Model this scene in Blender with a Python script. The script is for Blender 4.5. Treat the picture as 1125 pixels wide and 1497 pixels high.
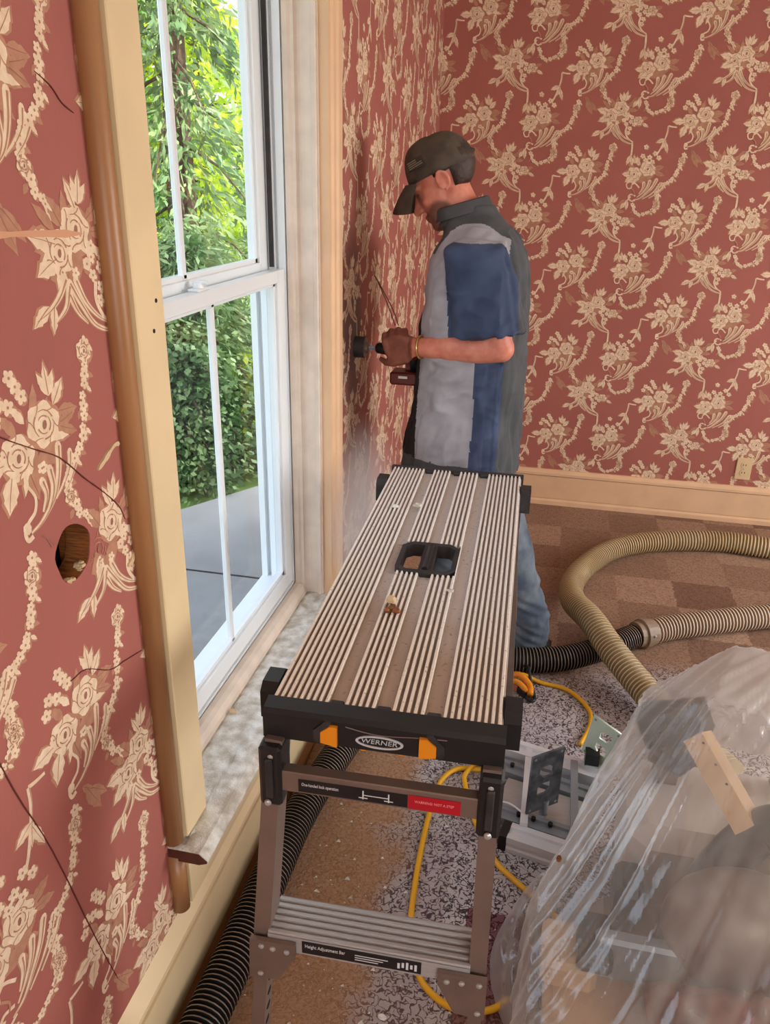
import bpy, bmesh, math, random
from mathutils import Vector, Matrix, noise as mnoise
random.seed(7)
for o in list(bpy.data.objects): bpy.data.objects.remove(o)
scn = bpy.context.scene
COL = scn.collection
PI = math.pi

# ------------------------------------------------------------------ camera
FPX, YAW, PITCH, ROLL = 1154.32, 0.207208, 0.396079, 0.022028
EYE = Vector((0, 0, 1.62))
fwd = Vector((-math.sin(YAW)*math.cos(PITCH), math.cos(YAW)*math.cos(PITCH), -math.sin(PITCH)))
rgt = Vector((math.cos(YAW), math.sin(YAW), 0))
upv = rgt.cross(fwd)
r2 = rgt*math.cos(ROLL)+upv*math.sin(ROLL); u2 = -rgt*math.sin(ROLL)+upv*math.cos(ROLL)
cd = bpy.data.cameras.new('camera'); cam = bpy.data.objects.new('camera', cd); COL.objects.link(cam)
cam.matrix_world = Matrix(((r2.x, u2.x, -fwd.x, EYE.x), (r2.y, u2.y, -fwd.y, EYE.y), (r2.z, u2.z, -fwd.z, EYE.z), (0, 0, 0, 1)))
cd.sensor_fit = 'HORIZONTAL'; cd.sensor_width = 36; cd.lens = FPX/1125*36
cd.clip_start = .02
scn.camera = cam

# ------------------------------------------------------------------ world, sun, daylight
scn.view_settings.view_transform = 'Standard'
try: scn.view_settings.look = 'None'
except Exception: pass
scn.view_settings.gamma = 1
scn.view_settings.use_curve_mapping = False
scn.view_settings.exposure = 0.0
w = bpy.data.worlds.new('sky'); scn.world = w; w.use_nodes = True
nt = w.node_tree; bg = nt.nodes['Background']
st = nt.nodes.new('ShaderNodeTexSky'); st.sky_type = 'NISHITA'; st.sun_disc = False
st.sun_elevation = math.radians(48); st.sun_rotation = math.radians(60); st.dust_density = 3
hs_ = nt.nodes.new('ShaderNodeHueSaturation'); hs_.inputs['Saturation'].default_value = .45
nt.links.new(st.outputs[0], hs_.inputs['Color']); nt.links.new(hs_.outputs[0], bg.inputs[0]); bg.inputs[1].default_value = 0.95
sl = bpy.data.lights.new('sun', 'SUN'); sl.energy = 9; sl.angle = .02; sl.color = (1, .93, .78)
so = bpy.data.objects.new('sun', sl); COL.objects.link(so)
so.rotation_euler = Vector((-.62, .35, -.80)).to_track_quat('-Z', 'Y').to_euler()
def area(name, loc, dirv, sx, sy, power, col):
    l = bpy.data.lights.new(name, 'AREA'); l.shape = 'RECTANGLE'; l.size = sx; l.size_y = sy; l.energy = power; l.color = col
    o = bpy.data.objects.new(name, l); COL.objects.link(o); o.location = loc
    o.rotation_euler = Vector(dirv).to_track_quat('-Z', 'Y').to_euler()
# daylight arriving through the two other windows of the room
area('daylight_back_window', (1.3, -1.86, 1.5), (0, 1, 0), 1.9, 1.5, 66, (1, .945, .885))
area('daylight_right_window', (3.46, 2.4, 1.5), (-1, 0, 0), 1.9, 1.5, 102, (1, .945, .885))

# ------------------------------------------------------------------ materials
def lin(c): return tuple(((v/255)/12.92 if v/255 <= .04045 else ((v/255+.055)/1.055)**2.4) for v in c)
def mat(name, rgb, rough=.6, metal=0, var=.0, vscale=20, bump=0, bscale=200, rgb2=None, spec=.5, stretch=None):
    m = bpy.data.materials.new(name); m.use_nodes = True
    n = m.node_tree; b = n.nodes['Principled BSDF']
    b.inputs['Roughness'].default_value = rough; b.inputs['Metallic'].default_value = metal
    b.inputs['Specular IOR Level'].default_value = spec
    c = lin(rgb); b.inputs['Base Color'].default_value = (*c, 1)
    tc = n.nodes.new('ShaderNodeTexCoord'); src = tc.outputs['Object']
    if stretch:
        mp = n.nodes.new('ShaderNodeMapping'); mp.inputs['Scale'].default_value = stretch
        n.links.new(src, mp.inputs[0]); src = mp.outputs[0]
    if var or rgb2:
        t = n.nodes.new('ShaderNodeTexNoise'); t.inputs['Scale'].default_value = vscale; t.inputs['Detail'].default_value = 4
        n.links.new(src, t.inputs['Vector'])
        r = n.nodes.new('ShaderNodeValToRGB'); c2 = lin(rgb2) if rgb2 else tuple(v*(1-var) for v in c)
        r.color_ramp.elements[0].position = .35; r.color_ramp.elements[1].position = .65
        r.color_ramp.elements[0].color = (*c2, 1); r.color_ramp.elements[1].color = (*c, 1)
        n.links.new(t.outputs[0], r.inputs[0]); n.links.new(r.outputs[0], b.inputs['Base Color'])
    if bump:
        t = n.nodes.new('ShaderNodeTexNoise'); t.inputs['Scale'].default_value = bscale; t.inputs['Detail'].default_value = 3
        n.links.new(src, t.inputs['Vector'])
        bp = n.nodes.new('ShaderNodeBump'); bp.inputs['Strength'].default_value = bump; bp.inputs['Distance'].default_value = .003
        n.links.new(t.outputs[0], bp.inputs['Height']); n.links.new(bp.outputs[0], b.inputs['Normal'])
    return m
M = {}
M['cream'] = mat('cream_paint', (228, 204, 162), .45, var=.10, vscale=5, bump=.05)
M['peach'] = mat('peach_paint', (226, 186, 148), .5, var=.10, vscale=9, bump=.05)
M['browntrim'] = mat('brown_moulding', (160, 112, 72), .4, var=.08, vscale=4)  # brown tone shared by the backband and left shoe moulding
M['white'] = mat('white_vinyl', (228, 232, 236), .35)
M['jambpaint'] = mat('dusty_jamb_paint', (226, 208, 192), .55, var=.14, vscale=14, bump=.1)
M['dust'] = mat('plaster_dust', (236, 234, 228), .95, rgb2=(186, 176, 160), vscale=30, bump=.9, bscale=260)
M['endgrain'] = mat('dark_end_grain', (84, 38, 24), .6, var=.3, vscale=60)
M['ceil'] = mat('ceiling_paint', (236, 228, 214), .8)
M['black'] = mat('black_plastic', (22, 23, 26), .42, bump=.05)
M['dustyblack'] = mat('dusty_black_plastic', (52, 47, 46), .6, rgb2=(34, 32, 34), vscale=30)
M['orange'] = mat('orange_plastic', (226, 138, 20), .4)
M['rail'] = mat('taupe_aluminium', (134, 114, 104), .42, .45, var=.15, vscale=15)
M['alu'] = mat('brushed_aluminium', (184, 180, 178), .4, .35, var=.12, vscale=30, stretch=(1, 20, 20))
M['alub'] = mat('bright_aluminium', (222, 226, 232), .35, .3)
M['alud'] = mat('grey_anodised_aluminium', (140, 148, 156), .35, .3)
M['silver'] = mat('silver_print', (190, 190, 192), .4)
M['label'] = mat('black_label', (20, 20, 24), .4)
M['red'] = mat('red_label', (176, 16, 34), .4)
M['whiteprint'] = mat('white_print', (215, 215, 215), .5)
M['pinkprint'] = mat('pale_red_print', (235, 150, 150), .5)
M['slate'] = mat('slate_plate', (92, 96, 102), .5, rgb2=(54, 57, 62), vscale=45)
M['green'] = mat('pale_green_plate', (206, 224, 206), .4, var=.08, vscale=30)
M['yellow'] = mat('yellow_cord', (232, 172, 30), .4)
M['wire'] = mat('thin_dark_wire', (92, 62, 44), .5)
M['whitewire'] = mat('white_wire', (225, 228, 232), .4)
M['copper'] = mat('coppery_connector', (206, 130, 110), .35, .4)
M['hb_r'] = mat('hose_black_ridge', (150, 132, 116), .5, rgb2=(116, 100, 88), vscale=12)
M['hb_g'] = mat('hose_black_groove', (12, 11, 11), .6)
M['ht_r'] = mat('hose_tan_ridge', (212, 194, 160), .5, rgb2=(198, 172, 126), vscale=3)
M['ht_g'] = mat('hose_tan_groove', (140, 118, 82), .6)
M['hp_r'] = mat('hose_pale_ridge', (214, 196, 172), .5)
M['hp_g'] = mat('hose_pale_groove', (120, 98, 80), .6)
M['cuff'] = mat('hose_cuff', (150, 130, 110), .45, var=.2, vscale=25)
M['beige'] = mat('beige_tool_housing', (218, 180, 138), .5, var=.1, vscale=12)
M['dark'] = mat('dark_void', (14, 11, 10), .9)
M['lath'] = mat('wood_lath', (150, 88, 34), .7, rgb2=(96, 52, 20), vscale=40, stretch=(1, 1, 12))
M['plaster'] = mat('broken_plaster', (206, 178, 140), .9, bump=.5)
M['redcloth'] = mat('rust_red_cloth', (160, 84, 66), .8, rgb2=(96, 50, 40), vscale=16)
M['drillred'] = mat('dark_red_plastic', (96, 30, 28), .4)
M['paleglow'] = mat('pale_glow_filler', (204, 196, 188), .5)
M['outlet'] = mat('ivory_plastic', (214, 186, 146), .35)
M['skin'] = mat('skin', (212, 136, 114), .5, rgb2=(196, 112, 92), vscale=30, bump=.06, bscale=300)
M['skindirty'] = mat('dusty_skin', (150, 92, 76), .6, rgb2=(128, 76, 64), vscale=40)
M['stubble'] = mat('stubble', (128, 82, 68), .7, rgb2=(88, 56, 46), vscale=160)
M['hair'] = mat('brown_hair', (62, 42, 32), .6, rgb2=(44, 28, 22), vscale=90, bump=.6, bscale=150)
M['cap'] = mat('olive_brown_cap_cloth', (84, 72, 60), .85, rgb2=(66, 56, 48), vscale=25, bump=.15, bscale=500)
M['capdark'] = mat('dark_cap_cloth', (54, 46, 40), .9)
M['patch'] = mat('cap_patch', (122, 108, 90), .8)
def cloth(name, rgb, rgb2): return mat(name, rgb, .85, rgb2=rgb2, vscale=11, bump=.12, bscale=420)
M['s_grey'] = cloth('light_grey_cotton', (166, 164, 172), (146, 143, 150))
M['s_navy'] = cloth('navy_cotton', (58, 72, 102), (46, 58, 84))
M['s_char'] = cloth('charcoal_cotton', (78, 80, 84), (64, 66, 70))
M['s_black'] = cloth('black_cotton', (34, 32, 34), (26, 25, 27))
M['jeans'] = cloth('worn_blue_denim', (110, 120, 130), (60, 72, 90))
M['shoe'] = mat('dark_leather', (46, 38, 34), .6)
M['gold'] = mat('brass_bracelet', (214, 180, 120), .25, .9)
M['concrete'] = mat('patio_concrete', (128, 128, 130), .8, var=.2, vscale=3, bump=.1, bscale=80)
M['lawn'] = mat('lawn', (92, 120, 52), .9, var=.4, vscale=6)
M['bark'] = mat('bark', (92, 72, 56), .9, var=.4, vscale=20, bump=.5, bscale=30)
M['siding'] = mat('house_siding', (206, 204, 198), .7)
M['wp_light'] = mat('wallpaper_cream_ink', (232, 208, 180), .75, rgb2=(218, 190, 160), vscale=60)
M['wp_mid'] = mat('wallpaper_tan_ink', (184, 134, 106), .75, rgb2=(170, 120, 96), vscale=60)
M['wp_dark'] = mat('wallpaper_brown_ink', (152, 102, 84), .75)
M['crack'] = mat('wallpaper_crack', (96, 40, 34), .9)
M['fold'] = mat('wallpaper_crease', (204, 150, 118), .8)

def nodes_mat(name):
    m = bpy.data.materials.new(name); m.use_nodes = True
    return m, m.node_tree, m.node_tree.nodes['Principled BSDF']
def mth(n, op, a, b=None, c=None, clamp=False):
    x = n.nodes.new('ShaderNodeMath'); x.operation = op; x.use_clamp = clamp
    for i, v in enumerate((a, b, c)):
        if v is None: continue
        if isinstance(v, (int, float)): x.inputs[i].default_value = v
        else: n.links.new(v, x.inputs[i])
    return x.outputs[0]
def mixc(n, f, a, b):
    x = n.nodes.new('ShaderNodeMix'); x.data_type = 'RGBA'
    if isinstance(f, (int, float)): x.inputs[0].default_value = f
    else: n.links.new(f, x.inputs[0])
    for i, v in ((6, a), (7, b)):
        if isinstance(v, tuple): x.inputs[i].default_value = (*v, 1)
        else: n.links.new(v, x.inputs[i])
    return x.outputs[2]
def noise(n, vec, scale, detail=2, dist=0):
    t = n.nodes.new('ShaderNodeTexNoise'); t.inputs['Scale'].default_value = scale; t.inputs['Detail'].default_value = detail
    t.inputs['Distortion'].default_value = dist; n.links.new(vec, t.inputs['Vector']); return t.outputs[0]
def sstep(n, v, a, b):
    x = n.nodes.new('ShaderNodeMapRange'); x.interpolation_type = 'SMOOTHSTEP'
    n.links.new(v, x.inputs[0]); x.inputs[1].default_value = a; x.inputs[2].default_value = b
    return x.outputs[0]
# rose wallpaper ground: fine vertical weave, soft wear
def wallpaper(name, greypatch=False):
    m, n, b = nodes_mat(name)
    g = n.nodes.new('ShaderNodeNewGeometry').outputs['Position']
    col = mixc(n, noise(n, g, 2.5, 4), lin((152, 84, 75)), lin((174, 101, 90)))
    mp = n.nodes.new('ShaderNodeMapping'); mp.inputs['Scale'].default_value = (400, 400, 8); n.links.new(g, mp.inputs[0])
    col = mixc(n, mth(n, 'MULTIPLY', noise(n, mp.outputs[0], 1), .25), col, lin((136, 74, 66)))
    if greypatch:   # dark grey patch around the hole being drilled
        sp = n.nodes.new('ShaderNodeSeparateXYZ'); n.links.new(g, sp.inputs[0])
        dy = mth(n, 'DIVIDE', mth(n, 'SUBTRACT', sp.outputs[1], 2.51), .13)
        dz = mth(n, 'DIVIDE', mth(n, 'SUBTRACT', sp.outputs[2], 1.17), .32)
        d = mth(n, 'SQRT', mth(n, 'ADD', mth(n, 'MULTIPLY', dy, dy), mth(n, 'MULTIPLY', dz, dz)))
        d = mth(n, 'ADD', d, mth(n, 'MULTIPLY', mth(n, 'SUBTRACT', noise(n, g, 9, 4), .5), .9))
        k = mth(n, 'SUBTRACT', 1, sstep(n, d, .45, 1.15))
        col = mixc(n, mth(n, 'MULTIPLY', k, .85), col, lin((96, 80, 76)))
    n.links.new(col, b.inputs['Base Color']); b.inputs['Roughness'].default_value = .75
    return m
M['wp'] = wallpaper('rose_wallpaper'); M['wpl'] = wallpaper('rose_wallpaper_patched', True)
# carpet: woven squares, twiggy fleck, blown dust along the window wall
def carpet():
    m, n, b = nodes_mat('patterned_carpet')
    g = n.nodes.new('ShaderNodeNewGeometry').outputs['Position']
    sp = n.nodes.new('ShaderNodeSeparateXYZ'); n.links.new(g, sp.inputs[0]); X, Y = sp.outputs[0], sp.outputs[1]
    wob = mth(n, 'MULTIPLY', mth(n, 'SUBTRACT', noise(n, g, 60, 2), .5), .03)
    cx = mth(n, 'FLOOR', mth(n, 'DIVIDE', mth(n, 'ADD', mth(n, 'SUBTRACT', X, .12), wob), .245))
    cy = mth(n, 'FLOOR', mth(n, 'DIVIDE', mth(n, 'ADD', mth(n, 'SUBTRACT', Y, 3.10), wob), .245))
    cv = n.nodes.new('ShaderNodeCombineXYZ'); n.links.new(cx, cv.inputs[0]); n.links.new(cy, cv.inputs[1])
    wn = n.nodes.new('ShaderNodeTexWhiteNoise'); wn.noise_dimensions = '2D'; n.links.new(cv.outputs[0], wn.inputs['Vector'])
    par = mth(n, 'MODULO', mth(n, 'ADD', mth(n, 'ADD', cx, cy), 100), 2)
    k = mth(n, 'ADD', mth(n, 'MULTIPLY', par, .3), mth(n, 'MULTIPLY', wn.outputs[0], .7))
    far = mixc(n, k, lin((138, 104, 88)), lin((184, 150, 126)))
    # fleck
    e1 = mth(n, 'ABSOLUTE', mth(n, 'SUBTRACT', noise(n, g, 64, 1, .8), .5))
    fle = mth(n, 'SUBTRACT', 1, sstep(n, e1, .02, .07))
    farf = mixc(n, mth(n, 'MULTIPLY', fle, .38), far, lin((78, 54, 46)))
    near = mixc(n, fle, lin((210, 202, 204)), lin((72, 66, 72)))
    near = mixc(n, mth(n, 'MULTIPLY', wn.outputs[0], .35), near, lin((120, 96, 100)))
    pile = noise(n, g, 420, 2)
    zone = mth(n, 'ADD', Y, mth(n, 'MULTIPLY', noise(n, g, 3, 2), .35))
    zone = mth(n, 'SUBTRACT', zone, mth(n, 'MULTIPLY', X, .12))
    col = mixc(n, sstep(n, zone, 2.5, 2.75), near, farf)
    # burgundy square by the platform leg
    bq = mth(n, 'MULTIPLY', mth(n, 'GREATER_THAN', X, -.07), mth(n, 'LESS_THAN', mth(n, 'ADD', Y, wob), 1.415))
    col = mixc(n, mth(n, 'MULTIPLY', bq, .88), col, mixc(n, fle, lin((122, 66, 76)), lin((74, 36, 46))))
    # sandy dust
    d = mth(n, 'ADD', X, mth(n, 'MULTIPLY', mth(n, 'SUBTRACT', noise(n, g, 7, 4), .5), .35))
    d2 = mth(n, 'MULTIPLY', mth(n, 'SUBTRACT', 1, sstep(n, d, -.34, -.2)), mth(n, 'SUBTRACT', 1, sstep(n, Y, 2.1, 2.6)))
    sand = mixc(n, noise(n, g, 120, 3), lin((134, 92, 62)), lin((206, 160, 118)))
    col = mixc(n, mth(n, 'MULTIPLY', d2, .85), col, sand)
    d3 = mth(n, 'SUBTRACT', 1, sstep(n, mth(n, 'ADD', Y, mth(n, 'MULTIPLY', noise(n, g, 9, 3), .3)), 1.1, 1.45))
    col = mixc(n, mth(n, 'MULTIPLY', d3, .35), col, sand)
    n.links.new(col, b.inputs['Base Color']); b.inputs['Roughness'].default_value = .95; b.inputs['Specular IOR Level'].default_value = .15
    bp = n.nodes.new('ShaderNodeBump'); bp.inputs['Strength'].default_value = .7; bp.inputs['Distance'].default_value = .006
    h = mth(n, 'ADD', pile, mth(n, 'MULTIPLY', fle, -.5)); n.links.new(h, bp.inputs['Height']); n.links.new(bp.outputs[0], b.inputs['Normal'])
    return m
M['carpet'] = carpet()
def deckmat():
    m, n, b = nodes_mat('dusty_ribbed_aluminium')
    tc = n.nodes.new('ShaderNodeTexCoord').outputs['Object']
    sp = n.nodes.new('ShaderNodeSeparateXYZ'); n.links.new(tc, sp.inputs[0])
    t = mth(n, 'ADD', sp.outputs[1], mth(n, 'MULTIPLY', sp.outputs[0], .5))
    t = mth(n, 'ADD', t, mth(n, 'MULTIPLY', mth(n, 'SUBTRACT', noise(n, tc, 8, 4), .5), .4))
    brown = mth(n, 'SUBTRACT', 1, sstep(n, t, -.42, -.05))
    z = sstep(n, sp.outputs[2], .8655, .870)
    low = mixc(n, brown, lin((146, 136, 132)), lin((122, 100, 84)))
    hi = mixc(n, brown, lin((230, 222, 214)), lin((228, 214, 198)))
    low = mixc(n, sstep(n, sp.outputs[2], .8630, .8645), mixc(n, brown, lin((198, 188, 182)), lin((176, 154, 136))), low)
    col = mixc(n, z, low, hi)  # dusty colours, with ridge highlights and valley shade painted in by height
    sp2 = sstep(n, noise(n, tc, 140, 2), .62, .72)
    col = mixc(n, mth(n, 'MULTIPLY', sp2, .5), col, lin((96, 66, 50)))
    n.links.new(col, b.inputs['Base Color']); b.inputs['Roughness'].default_value = .55
    return m
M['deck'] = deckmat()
def glassmat(name, tint, gl, rough=.02):
    m = bpy.data.materials.new(name); m.use_nodes = True; n = m.node_tree
    for x in list(n.nodes):
        if x.type != 'OUTPUT_MATERIAL': n.nodes.remove(x)
    out = n.nodes['Material Output']
    t = n.nodes.new('ShaderNodeBsdfTransparent'); t.inputs[0].default_value = (*tint, 1)
    g = n.nodes.new('ShaderNodeBsdfGlossy'); g.inputs['Roughness'].default_value = rough
    mx = n.nodes.new('ShaderNodeMixShader'); mx.inputs[0].default_value = gl
    n.links.new(t.outputs[0], mx.inputs[1]); n.links.new(g.outputs[0], mx.inputs[2]); n.links.new(mx.outputs[0], out.inputs[0])
    return m
M['glass'] = glassmat('window_glass', (.96, .98, .98), .06)
def plasticmat(name, opac):
    m = bpy.data.materials.new(name); m.use_nodes = True; n = m.node_tree
    for x in list(n.nodes):
        if x.type != 'OUTPUT_MATERIAL': n.nodes.remove(x)
    out = n.nodes['Material Output']
    t = n.nodes.new('ShaderNodeBsdfTransparent'); t.inputs[0].default_value = (.97, .96, .95, 1)
    d = n.nodes.new('ShaderNodeBsdfDiffuse'); d.inputs[0].default_value = (.80, .77, .74, 1)
    tr = n.nodes.new('ShaderNodeBsdfTranslucent'); tr.inputs[0].default_value = (.8, .77, .74, 1)
    g = n.nodes.new('ShaderNodeBsdfGlossy'); g.inputs['Roughness'].default_value = .22
    a = n.nodes.new('ShaderNodeMixShader'); a.inputs[0].default_value = .4
    n.links.new(d.outputs[0], a.inputs[1]); n.links.new(tr.outputs[0], a.inputs[2])
    lw = n.nodes.new('ShaderNodeLayerWeight'); lw.inputs[0].default_value = .35
    f = mth(n, 'ADD', mth(n, 'MULTIPLY', lw.outputs['Facing'], .5), opac, clamp=True)
    c = n.nodes.new('ShaderNodeMixShader'); n.links.new(f, c.inputs[0])
    n.links.new(t.outputs[0], c.inputs[1]); n.links.new(a.outputs[0], c.inputs[2])
    e = n.nodes.new('ShaderNodeMixShader'); e.inputs[0].default_value = .09
    n.links.new(c.outputs[0], e.inputs[1]); n.links.new(g.outputs[0], e.inputs[2]); n.links.new(e.outputs[0], out.inputs[0])
    return m
M['film'] = plasticmat('clear_plastic_film', .25)
M['film_thin'] = plasticmat('thin_plastic_film', .24)
def leafmat(name, c1, c2, tl):
    m = bpy.data.materials.new(name); m.use_nodes = True; n = m.node_tree; b = n.nodes['Principled BSDF']; out = n.nodes['Material Output']
    g = n.nodes.new('ShaderNodeNewGeometry').outputs['Position']
    col = mixc(n, sstep(n, noise(n, g, 2.2, 3), .35, .65), lin(c1), lin(c2))
    n.links.new(col, b.inputs['Base Color']); b.inputs['Roughness'].default_value = .6
    t = n.nodes.new('ShaderNodeBsdfTranslucent'); n.links.new(col, t.inputs[0])
    mx = n.nodes.new('ShaderNodeMixShader'); mx.inputs[0].default_value = tl
    n.links.new(b.outputs[0], mx.inputs[1]); n.links.new(t.outputs[0], mx.inputs[2]); n.links.new(mx.outputs[0], out.inputs[0])
    return m
M['leaf_con'] = leafmat('conifer_needles', (84, 116, 70), (138, 160, 104), .3)
M['leaf_dec'] = leafmat('bright_leaves', (176, 206, 50), (226, 232, 80), .5)
M['leaf_mid'] = leafmat('mid_green_leaves', (80, 140, 60), (130, 180, 70), .4)

# ------------------------------------------------------------------ mesh helpers
class MB:
    def __init__(s): s.v = []; s.f = []; s.mi = []
    def add(s, vs, fs, mi=0):
        k = len(s.v); s.v += [tuple(p) for p in vs]
        for f in fs: s.f.append(tuple(i+k for i in f)); s.mi.append(mi)
        return s
    def box(s, x0, x1, y0, y1, z0, z1, mi=0, bev=0):
        if bev:
            c = bev; ring = lambda z, i: [(x0+i, y0+c, z), (x0+c, y0+i, z), (x1-c, y0+i, z), (x1-i, y0+c, z), (x1-i, y1-c, z), (x1-c, y1-i, z), (x0+c, y1-i, z), (x0+i, y1-c, z)]
            R = [ring(z0, c*.9), ring(z0+c, 0), ring(z1-c, 0), ring(z1, c*.9)]
            return s.loft(R, mi=mi)
        vs = [(x, y, z) for z in (z0, z1) for y in (y0, y1) for x in (x0, x1)]
        return s.add(vs, [(0, 2, 3, 1), (4, 5, 7, 6), (0, 1, 5, 4), (2, 6, 7, 3), (0, 4, 6, 2), (1, 3, 7, 5)], mi)
    def loft(s, rings, closed=True, caps=True, mi=0, mis=None):
        n = len(rings[0]); vs = [p for r in rings for p in r]; k = len(s.v)
        s.v += [tuple(p) for p in vs]
        for i in range(len(rings)-1):
            for j in range(n if closed else n-1):
                a = k+i*n+j; b = k+i*n+(j+1) % n
                s.f.append((a, b, b+n, a+n)); s.mi.append(mis[i] if mis else mi)
        if caps:
            s.f.append(tuple(k+j for j in reversed(range(n)))); s.mi.append(mi)
            s.f.append(tuple(k+(len(rings)-1)*n+j for j in range(n))); s.mi.append(mi)
        return s
    def prism(s, pts, axis, a, b, mi=0):
        def P(p, t): return (t, p[0], p[1]) if axis == 0 else (p[0], t, p[1]) if axis == 1 else (p[0], p[1], t)
        return s.loft([[P(p, a) for p in pts], [P(p, b) for p in pts]], mi=mi)
    def bar(s, p0, p1, w, d, mi=0, ref=(0, 1, 0)):
        p0 = Vector(p0); p1 = Vector(p1); t = (p1-p0).normalized(); r = Vector(ref); a = t.cross(r).normalized(); b = a.cross(t)
        q = lambda p: [p+a*x*w/2+b*y*d/2 for x, y in ((-1, -1), (1, -1), (1, 1), (-1, 1))]
        return s.loft([q(p0), q(p1)], mi=mi)
    def tube(s, pts, rad, n=10, mi=0, mis=None, caps=True):
        pts = [Vector(p) for p in pts]; rings = []; a = None
        for i, p in enumerate(pts):
            t = (pts[min(i+1, len(pts)-1)]-pts[max(i-1, 0)]).normalized()
            if a is None: a = t.orthogonal().normalized()
            else: a = (a-t*a.dot(t)).normalized()
            b = t.cross(a); r = rad[i] if isinstance(rad, (list, tuple)) else rad
            rings.append([p+(a*math.cos(2*PI*j/n)+b*math.sin(2*PI*j/n))*r for j in range(n)])
        return s.loft(rings, mi=mi, mis=mis, caps=caps)
    def ell(s, c, r, R=None, n=14, m=9, mi=0):
        c = Vector(c); rings = []
        for i in range(1, m):
            th = PI*i/m; rings.append([])
            for j in range(n):
                p = Vector((r[0]*math.sin(th)*math.cos(2*PI*j/n), r[1]*math.sin(th)*math.sin(2*PI*j/n), -r[2]*math.cos(th)))
                rings[-1].append(c+(R @ p if R else p))
        return s.loft(rings, mi=mi)
    def cyl(s, p0, p1, r0, r1=None, n=16, mi=0):
        return s.tube([p0, p1], [r0, r0 if r1 is None else r1], n=n, mi=mi)
    def build(s, name, mats, parent=None, smooth=False, world=True):
        if not isinstance(mats, (list, tuple)): mats = [mats]
        me = bpy.data.meshes.new(name); org = Vector((0, 0, 0))
        if parent is not None and world:
            q = parent
            while q: org += q.location; q = q.parent
        me.from_pydata([tuple(Vector(p)-org) for p in s.v], [], s.f)
        for m_ in mats: me.materials.append(m_)
        me.polygons.foreach_set('material_index', s.mi)
        bm = bmesh.new(); bm.from_mesh(me); bmesh.ops.recalc_face_normals(bm, faces=bm.faces); bm.to_mesh(me); bm.free()
        if smooth: me.polygons.foreach_set('use_smooth', [True]*len(me.polygons))
        me.update()
        o = bpy.data.objects.new(name, me); COL.objects.link(o); o.parent = parent
        return o
def smooth_angle(o, ang=.7):
    me = o.data; me.polygons.foreach_set('use_smooth', [True]*len(me.polygons))
    bm = bmesh.new(); bm.from_mesh(me)
    for e in bm.edges:
        if len(e.link_faces) == 2 and e.calc_face_angle(0) > ang: e.smooth = False
    bm.to_mesh(me); bm.free(); return o
def empty(name, loc=(0, 0, 0), rz=0):
    o = bpy.data.objects.new(name, None); COL.objects.link(o); o.location = loc; o.rotation_euler = (0, 0, rz); o.empty_display_size = .1
    return o
def tag(o, label=None, cat=None, group=None, kind=None):
    if label: o['label'] = label
    if cat: o['category'] = cat
    if group: o['group'] = group
    if kind: o['kind'] = kind
    return o
def struct(o): o['kind'] = 'structure'; return o
def catmull(pts, n=12):
    pts = [Vector(p) for p in pts]; P = [pts[0]*2-pts[1]]+pts+[pts[-1]*2-pts[-2]]; out = []
    for i in range(1, len(P)-2):
        for k in range(n):
            t = k/n; a, b, c, d = P[i-1:i+3]
            out.append(.5*((2*b)+(c-a)*t+(2*a-5*b+4*c-d)*t*t+(3*b-a-3*c+d)*t**3))
    return out+[pts[-1]]
def eval_mesh(o):
    dg = bpy.context.evaluated_depsgraph_get(); me = bpy.data.meshes.new_from_object(o.evaluated_get(dg)); return me
def curve_plate(outer, holes, depth):
    cu = bpy.data.curves.new('plate', 'CURVE'); cu.dimensions = '2D'; cu.fill_mode = 'BOTH'; cu.extrude = depth/2
    for poly in [outer]+holes:
        sp = cu.splines.new('POLY'); sp.points.add(len(poly)-1); sp.use_cyclic_u = True
        for q, p in zip(sp.points, poly): q.co = (p[0], p[1], 0, 1)
    o = bpy.data.objects.new('plate', cu); COL.objects.link(o); bpy.context.view_layer.update()
    me = eval_mesh(o); bpy.data.objects.remove(o); return me
def mesh_obj(name, me, mats, parent=None, mtx=None):
    me.name = name
    if mtx: me.transform(mtx)
    me.materials.clear()
    for m_ in (mats if isinstance(mats, (list, tuple)) else [mats]): me.materials.append(m_)
    o = bpy.data.objects.new(name, me); COL.objects.link(o); o.parent = parent; return o
def text(name, body, size, m, parent, mtx, ext=.0003, align='CENTER', sx=1):
    cu = bpy.data.curves.new('t', 'FONT'); cu.body = body; cu.size = size; cu.extrude = ext; cu.align_x = align; cu.align_y = 'CENTER'; cu.resolution_u = 2
    o = bpy.data.objects.new('t', cu); COL.objects.link(o); bpy.context.view_layer.update()
    me = eval_mesh(o); bpy.data.objects.remove(o)
    return mesh_obj(name, me, m, parent, mtx @ Matrix.Diagonal((sx, 1, 1, 1)))
def frame_mtx(o, ex, ey):
    ex = Vector(ex).normalized(); ey = Vector(ey).normalized(); ez = ex.cross(ey)
    return Matrix(((ex.x, ey.x, ez.x, o[0]), (ex.y, ey.y, ez.y, o[1]), (ex.z, ey.z, ez.z, o[2]), (0, 0, 0, 1)))

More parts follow.
